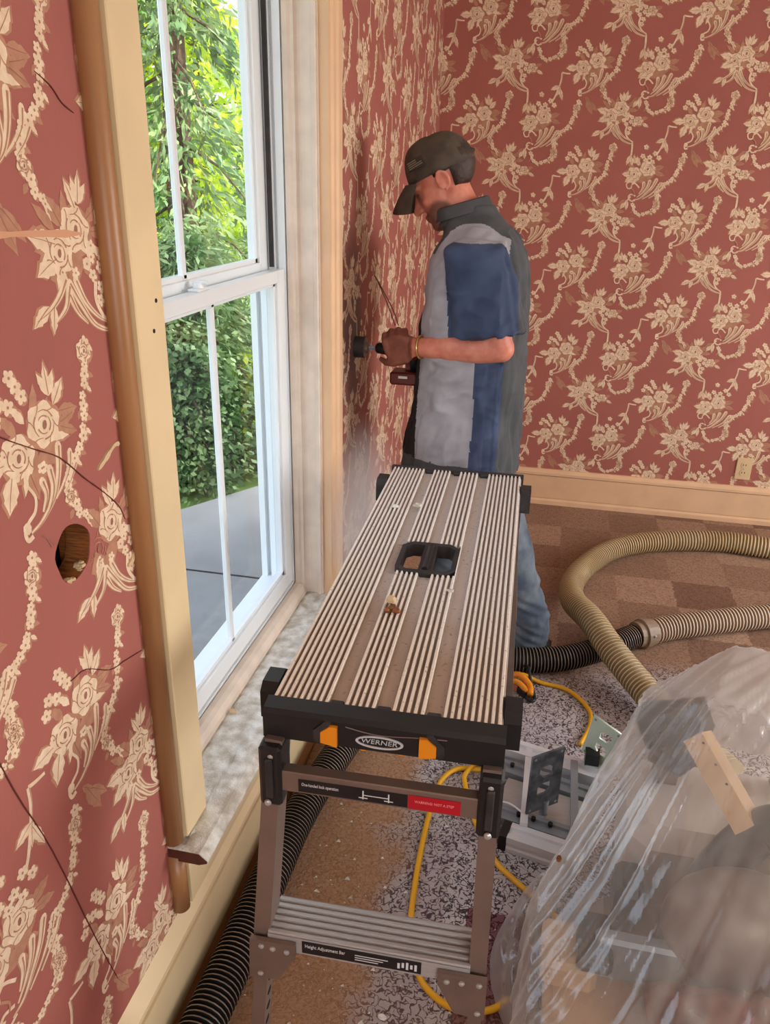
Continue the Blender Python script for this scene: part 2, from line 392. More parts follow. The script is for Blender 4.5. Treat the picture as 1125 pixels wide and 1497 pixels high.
# ================================================================== ROOM SHELL
WX, FY, RX, BY, CZ = -.65, 4.16, 3.4, -1.8, 2.75
OY0, OY1, OZ0, OZ1 = 1.195, 2.155, .37, 2.42          # window opening in the left wall
HOLE = (.913, 1.117, .043)
struct(MB().box(WX-.3, RX+.1, BY-.1, FY+.1, -.12, 0).build('floor', M['carpet']))
struct(MB().box(WX-.6, RX+.4, BY-.4, FY+.4, CZ, CZ+.15).build('ceiling', M['ceil']))
hole_poly = [(HOLE[0]+HOLE[2]*(1+.05*math.sin(5*t))*math.cos(t), HOLE[1]+HOLE[2]*(1+.05*math.cos(3*t))*math.sin(t)) for t in [2*PI*i/28 for i in range(28)]]
me = curve_plate([(BY, 0), (FY, 0), (FY, CZ), (BY, CZ)], [[(OY0, OZ0), (OY1, OZ0), (OY1, OZ1), (OY0, OZ1)], hole_poly], .022)
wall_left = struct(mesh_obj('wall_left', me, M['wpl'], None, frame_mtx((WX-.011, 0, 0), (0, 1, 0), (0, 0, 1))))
# outer leaf of the wall, open at the window
ol = MB().box(-.838, -.80, BY-.3, OY0-.02, -.3, CZ).box(-.838, -.80, OY1+.02, FY+.3, -.3, CZ).box(-.838, -.80, OY0-.02, OY1+.02, -.3, OZ0-.02).box(-.838, -.80, OY0-.02, OY1+.02, OZ1+.02, CZ)
struct(ol.build('wall_outer', M['siding']))
wall_far = struct(MB().box(WX-.3, RX+.1, FY, FY+.12, 0, CZ).build('wall_far', M['wp']))
me = curve_plate([(WX-.3, 0), (RX+.1, 0), (RX+.1, CZ), (WX-.3, CZ)], [[(.4, .75), (2.2, .75), (2.2, 2.25), (.4, 2.25)]], .1)
struct(mesh_obj('wall_back', me, M['wp'], None, frame_mtx((0, BY-.05, 0), (1, 0, 0), (0, 0, 1))))
me = curve_plate([(BY, 0), (FY, 0), (FY, CZ), (BY, CZ)], [[(1.5, .75), (3.3, .75), (3.3, 2.25), (1.5, 2.25)]], .1)
struct(mesh_obj('wall_right', me, M['wp'], None, frame_mtx((RX+.05, 0, 0), (0, 1, 0), (0, 0, 1))))
def plain_window(name, horiz, c):
    e = struct(empty(name, (0, 0, 0)))
    me = curve_plate([(-1.0, -.85), (1.0, -.85), (1.0, .85), (-1.0, .85)], [[(-.88, -.73), (-.03, -.73), (-.03, .73), (-.88, .73)], [(.03, -.73), (.88, -.73), (.88, .73), (.03, .73)]], .03)
    mesh_obj('window_frame', me, M['cream'], e, frame_mtx(c, horiz, (0, 0, 1)))
    for a in (-.455, .455): mesh_obj('pane', curve_plate([(a-.43, -.74), (a+.43, -.74), (a+.43, .74), (a-.43, .74)], [], .004), M['glass'], e, frame_mtx(c, horiz, (0, 0, 1)))
plain_window('window_2', (1, 0, 0), (1.3, BY+.016, 1.5))
plain_window('window_3', (0, 1, 0), (RX-.016, 2.4, 1.5))

# ---------------------------------------------- printed wallpaper pattern
AFF = ((-.2521257, .00095042, .00013208), (2.053171, .0000124, -.00090155))
shapes = []          # (layer, tone, polygon) in pattern units
def poly(tone, layer, pts): shapes.append((layer, tone, pts))
def pell(cx, cy, rx, ry, ang=0, tone=0, layer=2, n=8):
    c, s_ = math.cos(ang), math.sin(ang)
    poly(tone, layer, [(cx+rx*math.cos(2*PI*i/n)*c-ry*math.sin(2*PI*i/n)*s_, cy+rx*math.cos(2*PI*i/n)*s_+ry*math.sin(2*PI*i/n)*c) for i in range(n)])
def stroke(pts, w0, w1, tone=0, layer=2, n=5):
    P = catmull([(p[0], p[1], 0) for p in pts], n); L = len(P)-1
    for i in range(L):
        t0 = (P[min(i+1, L)]-P[max(i-1, 0)]).normalized(); t1 = (P[min(i+2, L)]-P[i]).normalized()
        a = w0+(w1-w0)*i/L; b = w0+(w1-w0)*(i+1)/L
        poly(tone, layer, [(P[i].x-t0.y*a/2, P[i].y+t0.x*a/2), (P[i].x+t0.y*a/2, P[i].y-t0.x*a/2), (P[i+1].x+t1.y*b/2, P[i+1].y-t1.x*b/2), (P[i+1].x-t1.y*b/2, P[i+1].y+t1.x*b/2)])
def pleaf(x, y, L, w_, ang, tone=0, layer=2, rib=True):
    c, s_ = math.cos(ang), math.sin(ang); T = lambda a, b: (x+a*c-b*s_, y+a*s_+b*c)
    pr = [(0, 0), (.2, .36), (.42, .5), (.6, .36), (.68, .40), (.85, .16), (1, 0), (.8, -.2), (.66, -.42), (.58, -.36), (.4, -.5), (.18, -.33)]
    poly(1, layer-1, [T(a*L*1.06+1, b*w_*1.2+2) for a, b in pr])
    poly(tone, layer, [T(a*L, b*w_) for a, b in pr])
    if rib: stroke([T(.05*L, 0), T(.5*L, .03*w_), T(.92*L, 0)], 1.6, .8, 1 if tone == 0 else 2, layer+1, 2)
def prose(x, y, r, rot=0):
    pell(x+2.5, y+3, r*1.12, r*1.06, 0, 1, 1, 12)
    poly(0, 2, [(x+r*(.95+.09*math.cos(6*a+rot))*math.cos(a), y+r*(.92+.09*math.cos(6*a+rot))*math.sin(a)) for a in [2*PI*i/30 for i in range(30)]])
    for i in range(6):
        a = rot+2*PI*(i+.5)/6
        stroke([(x+q*r*math.cos(a+e), y+q*r*math.sin(a+e)) for q, e in ((.56, -.5), (.66, -.15), (.80, 0), (.93, .02))], 1, 2.4, 1, 3, 2)
    for a0, rr, w_ in ((.2, .60, 2.6), (2.4, .58, 2.6), (4.4, .60, 2.4), (1.3, .38, 3), (3.9, .36, 3), (5.6, .40, 2.4)):
        stroke([(x+rr*r*math.cos(a0+t), y+rr*r*math.sin(a0+t)) for t in (0, .55, 1.1, 1.6)], 1, w_, 1, 4, 2)
    pell(x+.04*r, y+.02*r, r*.11, r*.20, .4, 2, 5, 7)
def pfl(x, y, r, rot=0, tone=0):
    pell(x+2, y+2.5, r*.98, r*.98, 0, 1, 1, 8)
    for i in range(5):
        a = rot+2*PI*i/5; pell(x+.50*r*math.cos(a), y+.50*r*math.sin(a), .50*r, .38*r, a, tone, 2, 7)
    pell(x, y, r*.20, r*.20, 0, 1, 3, 6)
def pgarl(pts, r=9, big=()):
    P = catmull([(a, b, 0) for a, b in pts], 8); acc = 0; k = 0
    for i in range(1, len(P)):
        acc += (P[i]-P[i-1]).length
        if acc > r*1.25:
            acc = 0; k += 1; j = ((k*37) % 11-5)*.5
            pfl(P[i].x+j*1.3, P[i].y-j*.4, r*(1.05+.16*((k*5) % 3-1)), k*1.1)
            if k % 2: pleaf(P[i].x+(6 if k % 4 == 1 else -6), P[i].y+4, r*1.7, r*.8, (.9 if k % 4 == 1 else 2.2), 0 if k % 4 == 1 else 1, 2, False)
            elif k % 4 == 0: pleaf(P[i].x+7, P[i].y, r*1.6, r*.7, .5, 1, 1, False)
    for x, y, rr in big: prose(x, y, rr, x)
def pacan(lobes, w0=12):
    for L in lobes:
        stroke(L, w0*1.5, 6, 1, 1); stroke(L, w0*1.12, 3.5, 0, 2); stroke([(a+1.5, b+1) for a, b in L], w0*.28, .8, 1, 3)
        e = L[0]; pell(e[0], e[1], w0*.52, w0*.52, 0, 0, 2, 8)
def bud(x, y, L, ang):
    for d in (-.45, 0, .45): pleaf(x, y, L*(1 if d == 0 else .8), L*.3, ang+d, 0, 2, d == 0)
def filler(x, y, R_, seed):
    rn = random.Random(seed)
    for i in range(9):
        a = 2*PI*i/9+rn.random()*.4; pleaf(x+R_*.55*math.cos(a), y+R_*.5*math.sin(a), R_*(.6+.25*rn.random()), R_*.26, a+rn.uniform(-.4, .4), 1 if i % 3 else 0, 2, False)
    for i in range(5):
        a = 2*PI*rn.random(); pfl(x+R_*.95*math.cos(a), y+R_*.7*math.sin(a), 10, a)
# bouquet with the bracket ribbon
def motifA(x, y):
    T = lambda L: [(x+a, y+b) for a, b in L]; filler(x, y, 62, 1)
    stroke(T([(-95, 38), (-115, 36), (-133, 32)]), 6, 8); stroke(T([(-133, 32), (-138, 62), (-150, 95), (-172, 140), (-190, 165)]), 8, 7)
    stroke(T([(-131, 34), (-136, 64), (-147, 96)]), 2, 1, 1, 3)
    pleaf(x-148, y+92, 46, 20, 2.75); pleaf(x-150, y+100, 58, 20, 1.35); pleaf(x-146, y+90, 50, 16, 1.9)
    for a, b in ((-45, -72), (-12, -100), (-28, -62), (2, -70), (-58, -50), (-5, -86)): pfl(x+a, y+b, 13, a)
    bud(x+58, y-55, 52, -1.5); pleaf(x+62, y-40, 48, 22, -.8); pleaf(x+70, y-28, 44, 20, .1, 1); pleaf(x+66, y-5, 40, 16, .45, 1); pleaf(x+68, y-10, 38, 14, -.2, 1)
    pleaf(x-62, y+12, 52, 32, 3.1); pleaf(x-55, y+32, 58, 32, 2.0); pleaf(x-20, y+40, 44, 24, 1.4, 1)
    stroke(T([(-40, 30), (0, 45), (40, 15)]), 40, 30, 1, 1)
    prose(x-35, y+12, 36, .2); prose(x+33, y-18, 37, .9)
    pacan([T([(52, 22), (40, 60), (18, 95), (-20, 120), (-48, 128)]), T([(22, 50), (20, 80), (0, 108), (-30, 125)]), T([(0, 62), (2, 85), (-14, 108)])], 13)
    pacan([T([(75, 40), (66, 62), (44, 84), (20, 100)]), T([(82, 62), (66, 80), (42, 98)])], 10)
    stroke(T([(-30, 60), (-22, 80), (-30, 100), (-48, 110), (-60, 122), (-58, 136), (-46, 134)]), 5, 8); pell(x-54, y+118, 9, 10, 0, 0, 2)
    pleaf(x-30, y+140, 40, 14, .9, 1); pleaf(x-22, y+150, 72, 26, 1.25, 1, 2); pleaf(x-12, y+160, 56, 18, .9, 1, 2)
    pgarl(T([(-54, 148), (-72, 190), (-92, 240), (-128, 290), (-178, 312), (-190, 345), (-192, 395), (-200, 432)]), 10, [(x-72, y+190, 17), (x-190, y+392, 17)])
def motifB(x, y):
    T = lambda L: [(x+a, y+b) for a, b in L]; filler(x+15, y-8, 60, 2)
    pleaf(x-12, y-10, 62, 34, 3.4); pleaf(x-15, y+8, 58, 32, 2.75); pleaf(x+10, y-32, 48, 26, -2.1, 1)
    bud(x+58, y-62, 50, -1.25); pleaf(x+50, y-55, 46, 18, -1.9); pleaf(x+70, y-40, 40, 18, -.5, 1); pleaf(x+74, y-22, 40, 16, .0, 1)
    for a, b in ((66, 15), (84, 32), (62, 42), (78, 62), (90, 12), (98, 44), (70, 82), (52, 24)): pfl(x+a, y+b, 11, b)
    prose(x+118, y+28, 22, .3); pleaf(x+136, y+40, 34, 16, .5); pleaf(x+132, y+20, 30, 14, -.3, 1)
    stroke(T([(-30, 20), (5, 40), (40, 10)]), 40, 26, 1, 1)
    prose(x+40, y-28, 36, .5); prose(x-10, y+2, 34, 1.3)
    pacan([T([(-8, 40), (-30, 62), (-58, 78), (-92, 88)]), T([(-2, 50), (-20, 80), (-52, 98)])], 12)
    pleaf(x-58, y+72, 50, 22, 2.6); pleaf(x-46, y+72, 44, 18, 1.9)
    pacan([T([(0, 46), (18, 80), (42, 115), (78, 132), (92, 130)]), T([(16, 44), (30, 78), (54, 104), (82, 120)]), T([(-6, 62), (6, 90), (26, 112)])], 12)
    stroke(T([(66, 52), (58, 80), (70, 108), (92, 126)]), 9, 6); stroke(T([(90, 128), (86, 170), (78, 210)]), 8, 9)
    pleaf(x+82, y+185, 54, 18, 2.0); pleaf(x+82, y+190, 52, 16, 1.45); pleaf(x+84, y+185, 36, 12, .9, 1)
    pgarl(T([(8, 122), (-2, 165), (-22, 205), (-38, 250), (-55, 288), (-98, 318), (-112, 350), (-98, 395), (-80, 408)]), 10, [(x-2, y+150, 19), (x-110, y+362, 15)])
def motifC(x, y):
    T = lambda L: [(x+a, y+b) for a, b in L]; filler(x, y-5, 60, 3)
    for a, b in ((25, -122), (40, -74), (66, -92), (22, -60), (52, -52), (82, -72), (8, -80)): pfl(x+a, y+b, 13, a)
    bud(x-28, y-45, 44, -1.7); pleaf(x-22, y-40, 36, 14, -1.1)
    pleaf(x-50, y+8, 42, 26, 3.2); pleaf(x-48, y+18, 40, 22, 2.4); pleaf(x+60, y-20, 46, 22, -.3, 1); pleaf(x+62, y-5, 46, 20, .3, 1)
    stroke(T([(-30, 20), (5, 32), (50, 5)]), 36, 26, 1, 1)
    prose(x-35, y+5, 36, .1); prose(x+30, y-20, 37, .7)
    pacan([T([(72, 30), (50, 68), (20, 98), (-10, 122), (-38, 128)]), T([(40, 38), (28, 68), (4, 96), (-22, 116)]), T([(12, 46), (6, 74), (-12, 100)])], 14)
    pacan([T([(90, 48), (72, 76), (40, 104), (4, 124)]), T([(100, 70), (74, 96), (34, 120)])], 10)
    stroke(T([(-10, 70), (-28, 50), (-52, 42), (-70, 52), (-66, 72), (-50, 72), (-46, 60)]), 7, 5); stroke(T([(-46, 72), (-34, 92), (-40, 108)]), 5, 4, 1, 3)
    stroke(T([(-28, 110), (-50, 102), (-62, 116), (-50, 134), (-30, 130)]), 7, 6); stroke(T([(-52, 112), (-70, 135), (-88, 165)]), 7, 6)
    pleaf(x-72, y+128, 56, 22, 2.15); pleaf(x-68, y+130, 50, 18, 1.7); pleaf(x-74, y+130, 36, 14, 2.6, 1)
    pgarl(T([(-44, 138), (-38, 172), (-18, 200), (20, 192), (56, 172), (70, 150), (72, 120), (80, 90)]), 9, [(x+68, y+158, 17)])
motifA(790, 170); motifB(400, 150); motifC(530, 420)
shapes.sort(key=lambda q: q[0])
shapes = [(i*1e-6, t, P) for i, (l, t, P) in enumerate(shapes)]
PU, PV = .495, .43
def print_on(name, parent, u0, u1, v0, v1, du, dv, pt, skip, hs=1):
    base = [(l, t, [(AFF[0][0]+AFF[0][1]*a+AFF[0][2]*b+du, AFF[1][0]+AFF[1][1]*a+AFF[1][2]*b+dv) for a, b in P]) for l, t, P in shapes]
    V, F, MI = [], [], []
    for i in range(int((u0-1.2)/PU)-1, int(u1/PU)+2):
        for j in range(-8, 9):
            ou = i*PU; ov = -i*PV/2+j*PV
            ov -= round(-i/2)*0
            for l, t, P in base:
                cu_ = P[0][0]+ou; cv_ = P[0][1]+ov
                if cu_ < u0-.05 or cu_ > u1+.05 or cv_ < v0-.05 or cv_ > v1+.05: continue
                Q = [(min(max(a+ou, u0), u1), min(max(b+ov, v0), v1)) for a, b in P]
                mu = sum(q[0] for q in Q)/len(Q); mv = sum(q[1] for q in Q)/len(Q)
                if mu <= u0+.0005 or mu >= u1-.0005 or mv <= v0+.0005 or mv >= v1-.0005: continue
                if skip and any(skip(*q) for q in Q): continue
                k = len(V); V += [pt(a, b, .0003+l*hs) for a, b in Q]; F.append(tuple(range(k, k+len(Q)))); MI.append(t)
    me = bpy.data.meshes.new(name); me.from_pydata(V, [], F)
    for m_ in (M['wp_light'], M['wp_mid'], M['wp_dark']): me.materials.append(m_)
    me.polygons.foreach_set('material_index', MI)
    o = bpy.data.objects.new(name, me); COL.objects.link(o); o.parent = parent; o['kind'] = 'stuff'; return o
print_on('printed_flowers', wall_far, WX, 2.3, .19, CZ, 0, 0, lambda a, b, h: (a, FY-h, b), None)
def skipL(a, b):
    if (a-HOLE[0])**2+(b-HOLE[1])**2 < (HOLE[2]*1.08)**2: return True
    return 1.10 < a < 2.25 and .36 < b < 2.5
print_on('printed_flowers', wall_left, -.4, FY, .195, CZ, .833, .034, lambda a, b, h: (WX+h, a, b), skipL, .35)

# ---------------------------------------------- cracks and creases in the wallpaper
def wall_line(name, pts, w_, m, lift=.0016):
    P = catmull([(WX, a, b) for a, b in pts], 4); mb = MB(); rings = []
    for i, p in enumerate(P):
        t = (P[min(i+1, len(P)-1)]-P[max(i-1, 0)]).normalized(); n = Vector((0, -t.z, t.y)); ww = w_*(.6+.6*random.random())*(.2 if i in (0, len(P)-1) else 1)
        rings.append([p+n*ww/2, p+n*ww/2+Vector((lift, 0, 0)), p-n*ww/2+Vector((lift, 0, 0)), p-n*ww/2])
    mb.loft(rings).build(name, m, wall_left)
wall_line('crack', [(.70, 1.40), (.76, 1.36), (.80, 1.325), (.86, 1.29), (.91, 1.262), (.96, 1.215), (1.0, 1.18), (1.04, 1.14), (1.055, 1.11)], .0018, M['crack'])
wall_line('crack', [(.97, 1.735), (1.0, 1.722), (1.02, 1.705), (1.045, 1.695)], .0016, M['crack'])
wall_line('crack', [(.86, .93), (.90, .925), (.96, .885), (1.0, .875), (1.06, .86)], .0016, M['crack'])
wall_line('crack', [(.66, 1.06), (.71, .86), (.76, .70), (.82, .45), (.86, .3)], .0016, M['crack'])
wall_line('crease', [(.62, 1.555), (.75, 1.552), (.88, 1.553), (1.03, 1.546)], .009, M['fold'])
wall_line('torn_edge', [(.995, 1.215), (1.02, 1.226), (1.045, 1.238), (1.06, 1.236)], .008, M['plaster'], .004)
wall_line('torn_edge', [(1.045, 1.03), (1.06, 1.035), (1.068, 1.045)], .008, M['plaster'], .004)
# the drilled hole: ragged plaster rim, lath, dark cavity
hm = MB()
inner = [Vector((WX, a, b)) for a, b in hole_poly]
inner = [Vector((WX, HOLE[0], HOLE[1])).lerp(p, .985) for p in inner]
hm.loft([[p+Vector((-.0015, 0, 0)) for p in inner], [p+Vector((-.040, 0, 0)) for p in inner]], caps=False)
hm.build('hole_sides', M['lath'], wall_left)
MB().box(WX-.14, WX-.062, .80, 1.03, 1.0, 1.23).build('wall_cavity', M['dark'], wall_left)
MB().box(WX-.052, WX-.042, .952, .985, 1.06, 1.175).build('lath', M['lath'], wall_left)
rim = MB()
for i in range(13):
    t = PI*(1.12+.7*random.random()); c = Vector((WX-.004-.01*random.random(), HOLE[0]+HOLE[2]*math.cos(t), HOLE[1]+HOLE[2]*math.sin(t)))
    rim.ell(c, (.005+.003*random.random(), .004+.004*random.random(), .003+.004*random.random()), n=6, m=4)
rim.build('broken_plaster_rim', M['plaster'], wall_left)

# ---------------------------------------------- baseboards
bl = struct(empty('baseboard_left'))
MB().box(WX, -.622, BY, FY, 0, .160).build('board', M['cream'], bl)
MB().prism([(WX, .164), (-.626, .164), (-.626, .176), (-.634, .186), (WX, .205)], 1, BY, FY).build('cap', M['cream'], bl)
MB().prism([(-.622, 0), (-.606, 0), (-.607, .012), (-.622, .028)], 1, BY, FY).build('shoe_moulding', M['browntrim'], bl)
bf = struct(empty('baseboard_far'))
MB().box(WX+.03, RX, FY-.022, FY, .034, .162).build('board', M['peach'], bf)
MB().prism([(FY, .166), (FY-.026, .166), (FY-.026, .180), (FY-.012, .197), (FY, .197)], 0, WX+.03, RX).build('cap', M['peach'], bf)
MB().prism([(FY-.022, 0), (FY-.034, 0), (FY-.032, .022), (FY-.022, .032), (FY, .032), (FY, 0)], 0, WX+.03, RX).build('shoe_moulding', M['peach'], bf)
br = struct(empty('baseboard_right')); MB().box(RX-.022, RX, BY, FY, 0, .19).build('board', M['peach'], br)

# ---------------------------------------------- the window
win = struct(empty('window_1'))
def wp(mb, name, m, par=win, smooth=False): return mb.build(name, m, par, smooth)
CZ0, CZ1 = .395, 2.5
near = wp(MB().box(WX, -.622, 1.106, OY0, CZ0, CZ1, bev=.002), 'casing', M['cream'])
wp(MB().tube([(-.641, 1.084, .405), (-.641, 1.084, CZ1)], .0185, 18), 'backband', M['browntrim'], smooth=True)
wp(MB().tube([(-.641, 1.084, .225), (-.641, 1.084, .372)], .0185, 18), 'backband', M['browntrim'], smooth=True)
for (a, b) in ((1.17, 1.44), (1.155, 1.395)):
    MB().cyl((-.6225, a, b), (-.6212, a, b), .0035, n=10).build('nail_hole', M['dark'], near)
# far casing: moulded profile
prof = [(WX, 2.275), (-.618, 2.275), (-.616, 2.268), (-.616, 2.235), (-.622, 2.228), (-.622, 2.205), (-.628, 2.198), (-.628, 2.178), (-.622, 2.172), (-.622, 2.157), (WX, 2.157)]
wp(MB().prism([(a, b) for a, b in prof], 2, CZ0, CZ1), 'casing', M['peach'])
# far jamb with stops, cove and beads
jp = [(-.648, 2.1585), (-.648, 2.150), (-.652, 2.150), (-.654, 2.143), (-.664, 2.143), (-.667, 2.152), (-.686, 2.154)]
jp += [(-.690+.0-.018*math.sin(t), 2.154-.012*(1-math.cos(t))) for t in (.3, .7, 1.1, 1.5)]
jp += [(-.716, 2.142), (-.722, 2.136), (-.736, 2.136), (-.736, 2.18), (-.648, 2.18)]
wp(MB().prism(jp, 2, CZ0, OZ1), 'jamb', M['jambpaint'])
wp(MB().box(-.736, -.65, OY0-.02, OY0+.005, CZ0, OZ1), 'jamb', M['jambpaint'])
wp(MB().box(-.736, -.622, OY0, OY1, OZ1-.02, OZ1+.02), 'head_jamb', M['jambpaint'])
wp(MB().box(WX, -.622, 1.106, 2.275, OZ1, OZ1+.11), 'head_casing', M['cream'])
# stool, dusty on top; dark cut end
stl = wp(MB().prism([(-.745, .365), (-.585, .365), (-.567, .372), (-.566, .378), (-.583, .394), (-.745, .394)], 1, 1.072, 2.32), 'stool', M['dust'])
nb = MB(); nx, ny = 14, 60; vs = []
for j in range(ny+1):
    for i in range(nx+1):
        x = -.705+(.118)*i/nx; y = 1.208+(2.15-1.208)*j/ny
        if x > WX+.026: y = 1.078+(2.30-1.078)*j/ny
        vs.append((x, y, .3945+.0035*mnoise.noise((x*60, y*60, 0))+.002+.002*mnoise.noise((x*200, y*200, 3))-(.006 if i in (0, nx) or j in (0, ny) else 0)))
nb.add(vs, [(j*(nx+1)+i, j*(nx+1)+i+1, (j+1)*(nx+1)+i+1, (j+1)*(nx+1)+i) for j in range(ny) for i in range(nx)])
tag(nb.build('dust_layer', M['dust'], stl, True), kind='stuff')
MB().prism([(-.650, .366), (-.585, .366), (-.568, .373), (-.567, .377), (-.584, .393), (-.650, .393)], 1, 1.0705, 1.0725).build('cut_end', M['endgrain'], stl)
wp(MB().box(WX, -.628, 1.108, 2.27, .215, .365), 'apron', M['cream'])
wp(MB().prism([(-.738, .394), (-.704, .394), (-.704, .410), (-.712, .424), (-.724, .430), (-.738, .430)], 1, OY0, 2.15), 'bottom_stop', M['jambpaint'])
# vinyl frame
vf = MB().box(-.85, -.741, OY0, OY1, .37, .436)
for x0, x1, d in ((-.760, -.740, .012), (-.768, -.760, .0), (-.786, -.768, .020), (-.795, -.786, .004), (-.812, -.795, .022), (-.824, -.812, .006), (-.842, -.824, .026)):
    vf.box(x0, x1, OY1-.008-d, OY1, .436, OZ1); vf.box(x0, x1, OY0, OY0+.008+d, .436, OZ1)
vf.box(-.842, -.745, OY0, OY1, OZ1-.06, OZ1)
vf.box(-.842, -.80, OY0, OY1, .436, .452)
wp(vf, 'vinyl_frame', M['white'])
wp(MB().box(-.782, -.770, OY1-.034, OY1-.028, 1.40, OZ1), 'balance_track', M['dustyblack'])
def sash(name, xf, th, y0, y1, z0, z1, st_, rb, rt, my):
    s = wp(MB().box(xf-th, xf, y0, y0+st_, z0, z1, bev=.002).box(xf-th, xf, y1-st_, y1, z0, z1, bev=.002), name, M['white'])
    MB().box(xf-th, xf, y0+st_*.9, y1-st_*.9, z0, z0+rb, bev=.002).build('rail', M['white'], s)
    MB().box(xf-th, xf, y0+st_*.9, y1-st_*.9, z1-rt, z1, bev=.002).build('rail', M['white'], s)
    g = MB().box(xf-th+.004, xf-.009, y0+st_, y0+st_+.012, z0+rb, z1-rt).box(xf-th+.004, xf-.009, y1-st_-.012, y1-st_, z0+rb, z1-rt)
    g.box(xf-th+.004, xf-.009, y0+st_, y1-st_, z0+rb, z0+rb+.010).box(xf-th+.004, xf-.009, y0+st_, y1-st_, z1-rt-.008, z1-rt); g.build('glazing_bead', M['white'], s)
    MB().box(xf-th*.5-.002, xf-th*.5+.002, y0+st_, y1-st_, z0+rb, z1-rt).build('pane', M['glass'], s)
    MB().box(xf-th*.5-.007, xf-th*.5+.007, my-.009, my+.009, z0+rb, z1-rt, bev=.003).build('muntin', M['white'], s)
    return s
low = sash('lower_sash', -.745, .032, OY0+.018, OY1-.012, .438, 1.395, .062, .050, .032, 1.675)
upp = sash('upper_sash', -.788, .032, OY0+.028, OY1-.026, 1.375, OZ1-.06, .058, .040, .05, 1.64)
lk = MB().box(-.776, -.750, 1.60, 1.66, 1.395, 1.401, bev=.002).cyl((-.764, 1.63, 1.40), (-.764, 1.63, 1.412), .012).box(-.772, -.742, 1.625, 1.64, 1.409, 1.416, bev=.002)
lk.build('sash_lock', M['white'], low)

# ================================================================== OUTSIDE
struct(MB().prism([(-.84, -5), (-.84, 5.82), (-2.0, 3.9), (-6.9, -4), (-6.9, -5)], 2, -.32, -.15).build('patio_slab', M['concrete']))
for a, b in ((3.17, .012), (1.0, .012), (5.4, .012)):
    MB().box(-2.3 if a < 3.3 else -1.05, -.85, a, a+b, -.155, -.148).build('slab_joint', M['dark'], bpy.data.objects['patio_slab'])
struct(MB().box(-60, -.84, -25, 60, -.5, -.22).build('garden_ground', M['lawn']))
def tree(name, label, loc, h, rad, n, m, leaf, droop, cat='tree', seed=1, shape='cone', base=.4):
    rnd = random.Random(seed); t = empty(name, loc); tag(t, label, cat, None)
    tr = MB(); tr.tube([(loc[0], loc[1], loc[2]), (loc[0]+.05, loc[1], loc[2]+h*.5), (loc[0], loc[1]+.05, loc[2]+h*.97)], [.05+.018*h, .03+.01*h, .012], 8)
    tr.build('trunk', M['bark'], t)
    V, F = [], []; bm_ = MB()
    nb_ = max(14, n//260)
    for b in range(nb_):
        f = (b+.5)/nb_; z = base+(h-base)*f
        R_ = rad*((1-f)*.92+.12) if shape == 'cone' else rad*math.sqrt(max(.05, 1-(2*f-1)**2))
        a = b*2.399+rnd.random()*.5; d = Vector((math.cos(a), math.sin(a), 0))
        tip = Vector((loc[0], loc[1], loc[2]+z))+d*R_+Vector((0, 0, -droop*R_)); st_ = Vector((loc[0], loc[1], loc[2]+z))
        mid = (st_+tip)/2+Vector((0, 0, .12*R_)); bm_.tube([st_, mid, tip], [.018, .012, .004], 5)
        for q in range(n//nb_):
            s_ = rnd.random()**.6; p = st_.lerp(mid, min(1, s_*2)) if s_ < .5 else mid.lerp(tip, s_*2-1)
            p = p+Vector((rnd.gauss(0, .10), rnd.gauss(0, .10), rnd.gauss(0, .07)-abs(rnd.gauss(0, .10))*droop))*(.7+R_*.5)
            L = leaf*(.6+.8*rnd.random()); e = (d+Vector((rnd.gauss(0, .6), rnd.gauss(0, .6), rnd.gauss(-droop, .45)))).normalized(); s2 = e.orthogonal().normalized()
            s2 = (Matrix.Rotation(rnd.random()*6.28, 3, e) @ s2)*L*(.13 if droop > .3 else .34)
            k = len(V); V += [p, p+e*L*.45+s2, p+e*L, p+e*L*.45-s2]; F.append((k, k+1, k+2, k+3))
    bm_.build('branches', M['bark'], t)
    fo = MB(); fo.v = [tuple(v) for v in V]; fo.f = F; fo.mi = [0]*len(F)
    o = fo.build('foliage', m, t); o['kind'] = 'stuff'
    return t
tree('conifer', 'tall drooping conifer filling the upper window panes', (-3.55, 7.3, -.22), 7.0, 1.15, 13000, M['leaf_con'], .13, .8, seed=3)
tree('conifer', 'dense conifer bush just beyond the patio seen low in the window', (-2.45, 5.0, -.22), 1.55, .55, 12000, M['leaf_con'], .085, .5, seed=5, shape='round', base=.05, cat='bush')
tree('leafy_tree', 'sunlit yellow-green tree glowing behind the conifer', (-5.0, 11.0, -.22), 4.0, 1.5, 9000, M['leaf_dec'], .13, .1, seed=8, shape='round', base=.5)
tree('leafy_tree', 'mid-green tree at the left of the window view', (-6.0, 8.9, -.22), 5.6, 1.3, 9000, M['leaf_mid'], .13, .15, seed=11, shape='round', base=.6)
tree('conifer', 'pale conifer standing furthest right in the window view', (-2.9, 9.6, -.22), 6.4, 1.1, 15000, M['leaf_con'], .14, .8, seed=14)
tree('leafy_tree', 'tall green tree far back behind the garden', (-9.2, 17.5, -.22), 9, 3.2, 9000, M['leaf_mid'], .28, .1, seed=17, shape='round', base=.3)
tree('shrub', 'low dark green shrub hugging the patio edge left of the centre bar', (-2.28, 4.50, -.22), .95, .44, 12000, M['leaf_con'], .042, .3, seed=23, shape='round', base=-.1, cat='shrub')
tree('shrub', 'low bright shrub at the patio edge', (-1.72, 5.1, -.2), .7, .32, 4000, M['leaf_dec'], .07, .1, seed=21, shape='round', base=.05, cat='shrub')

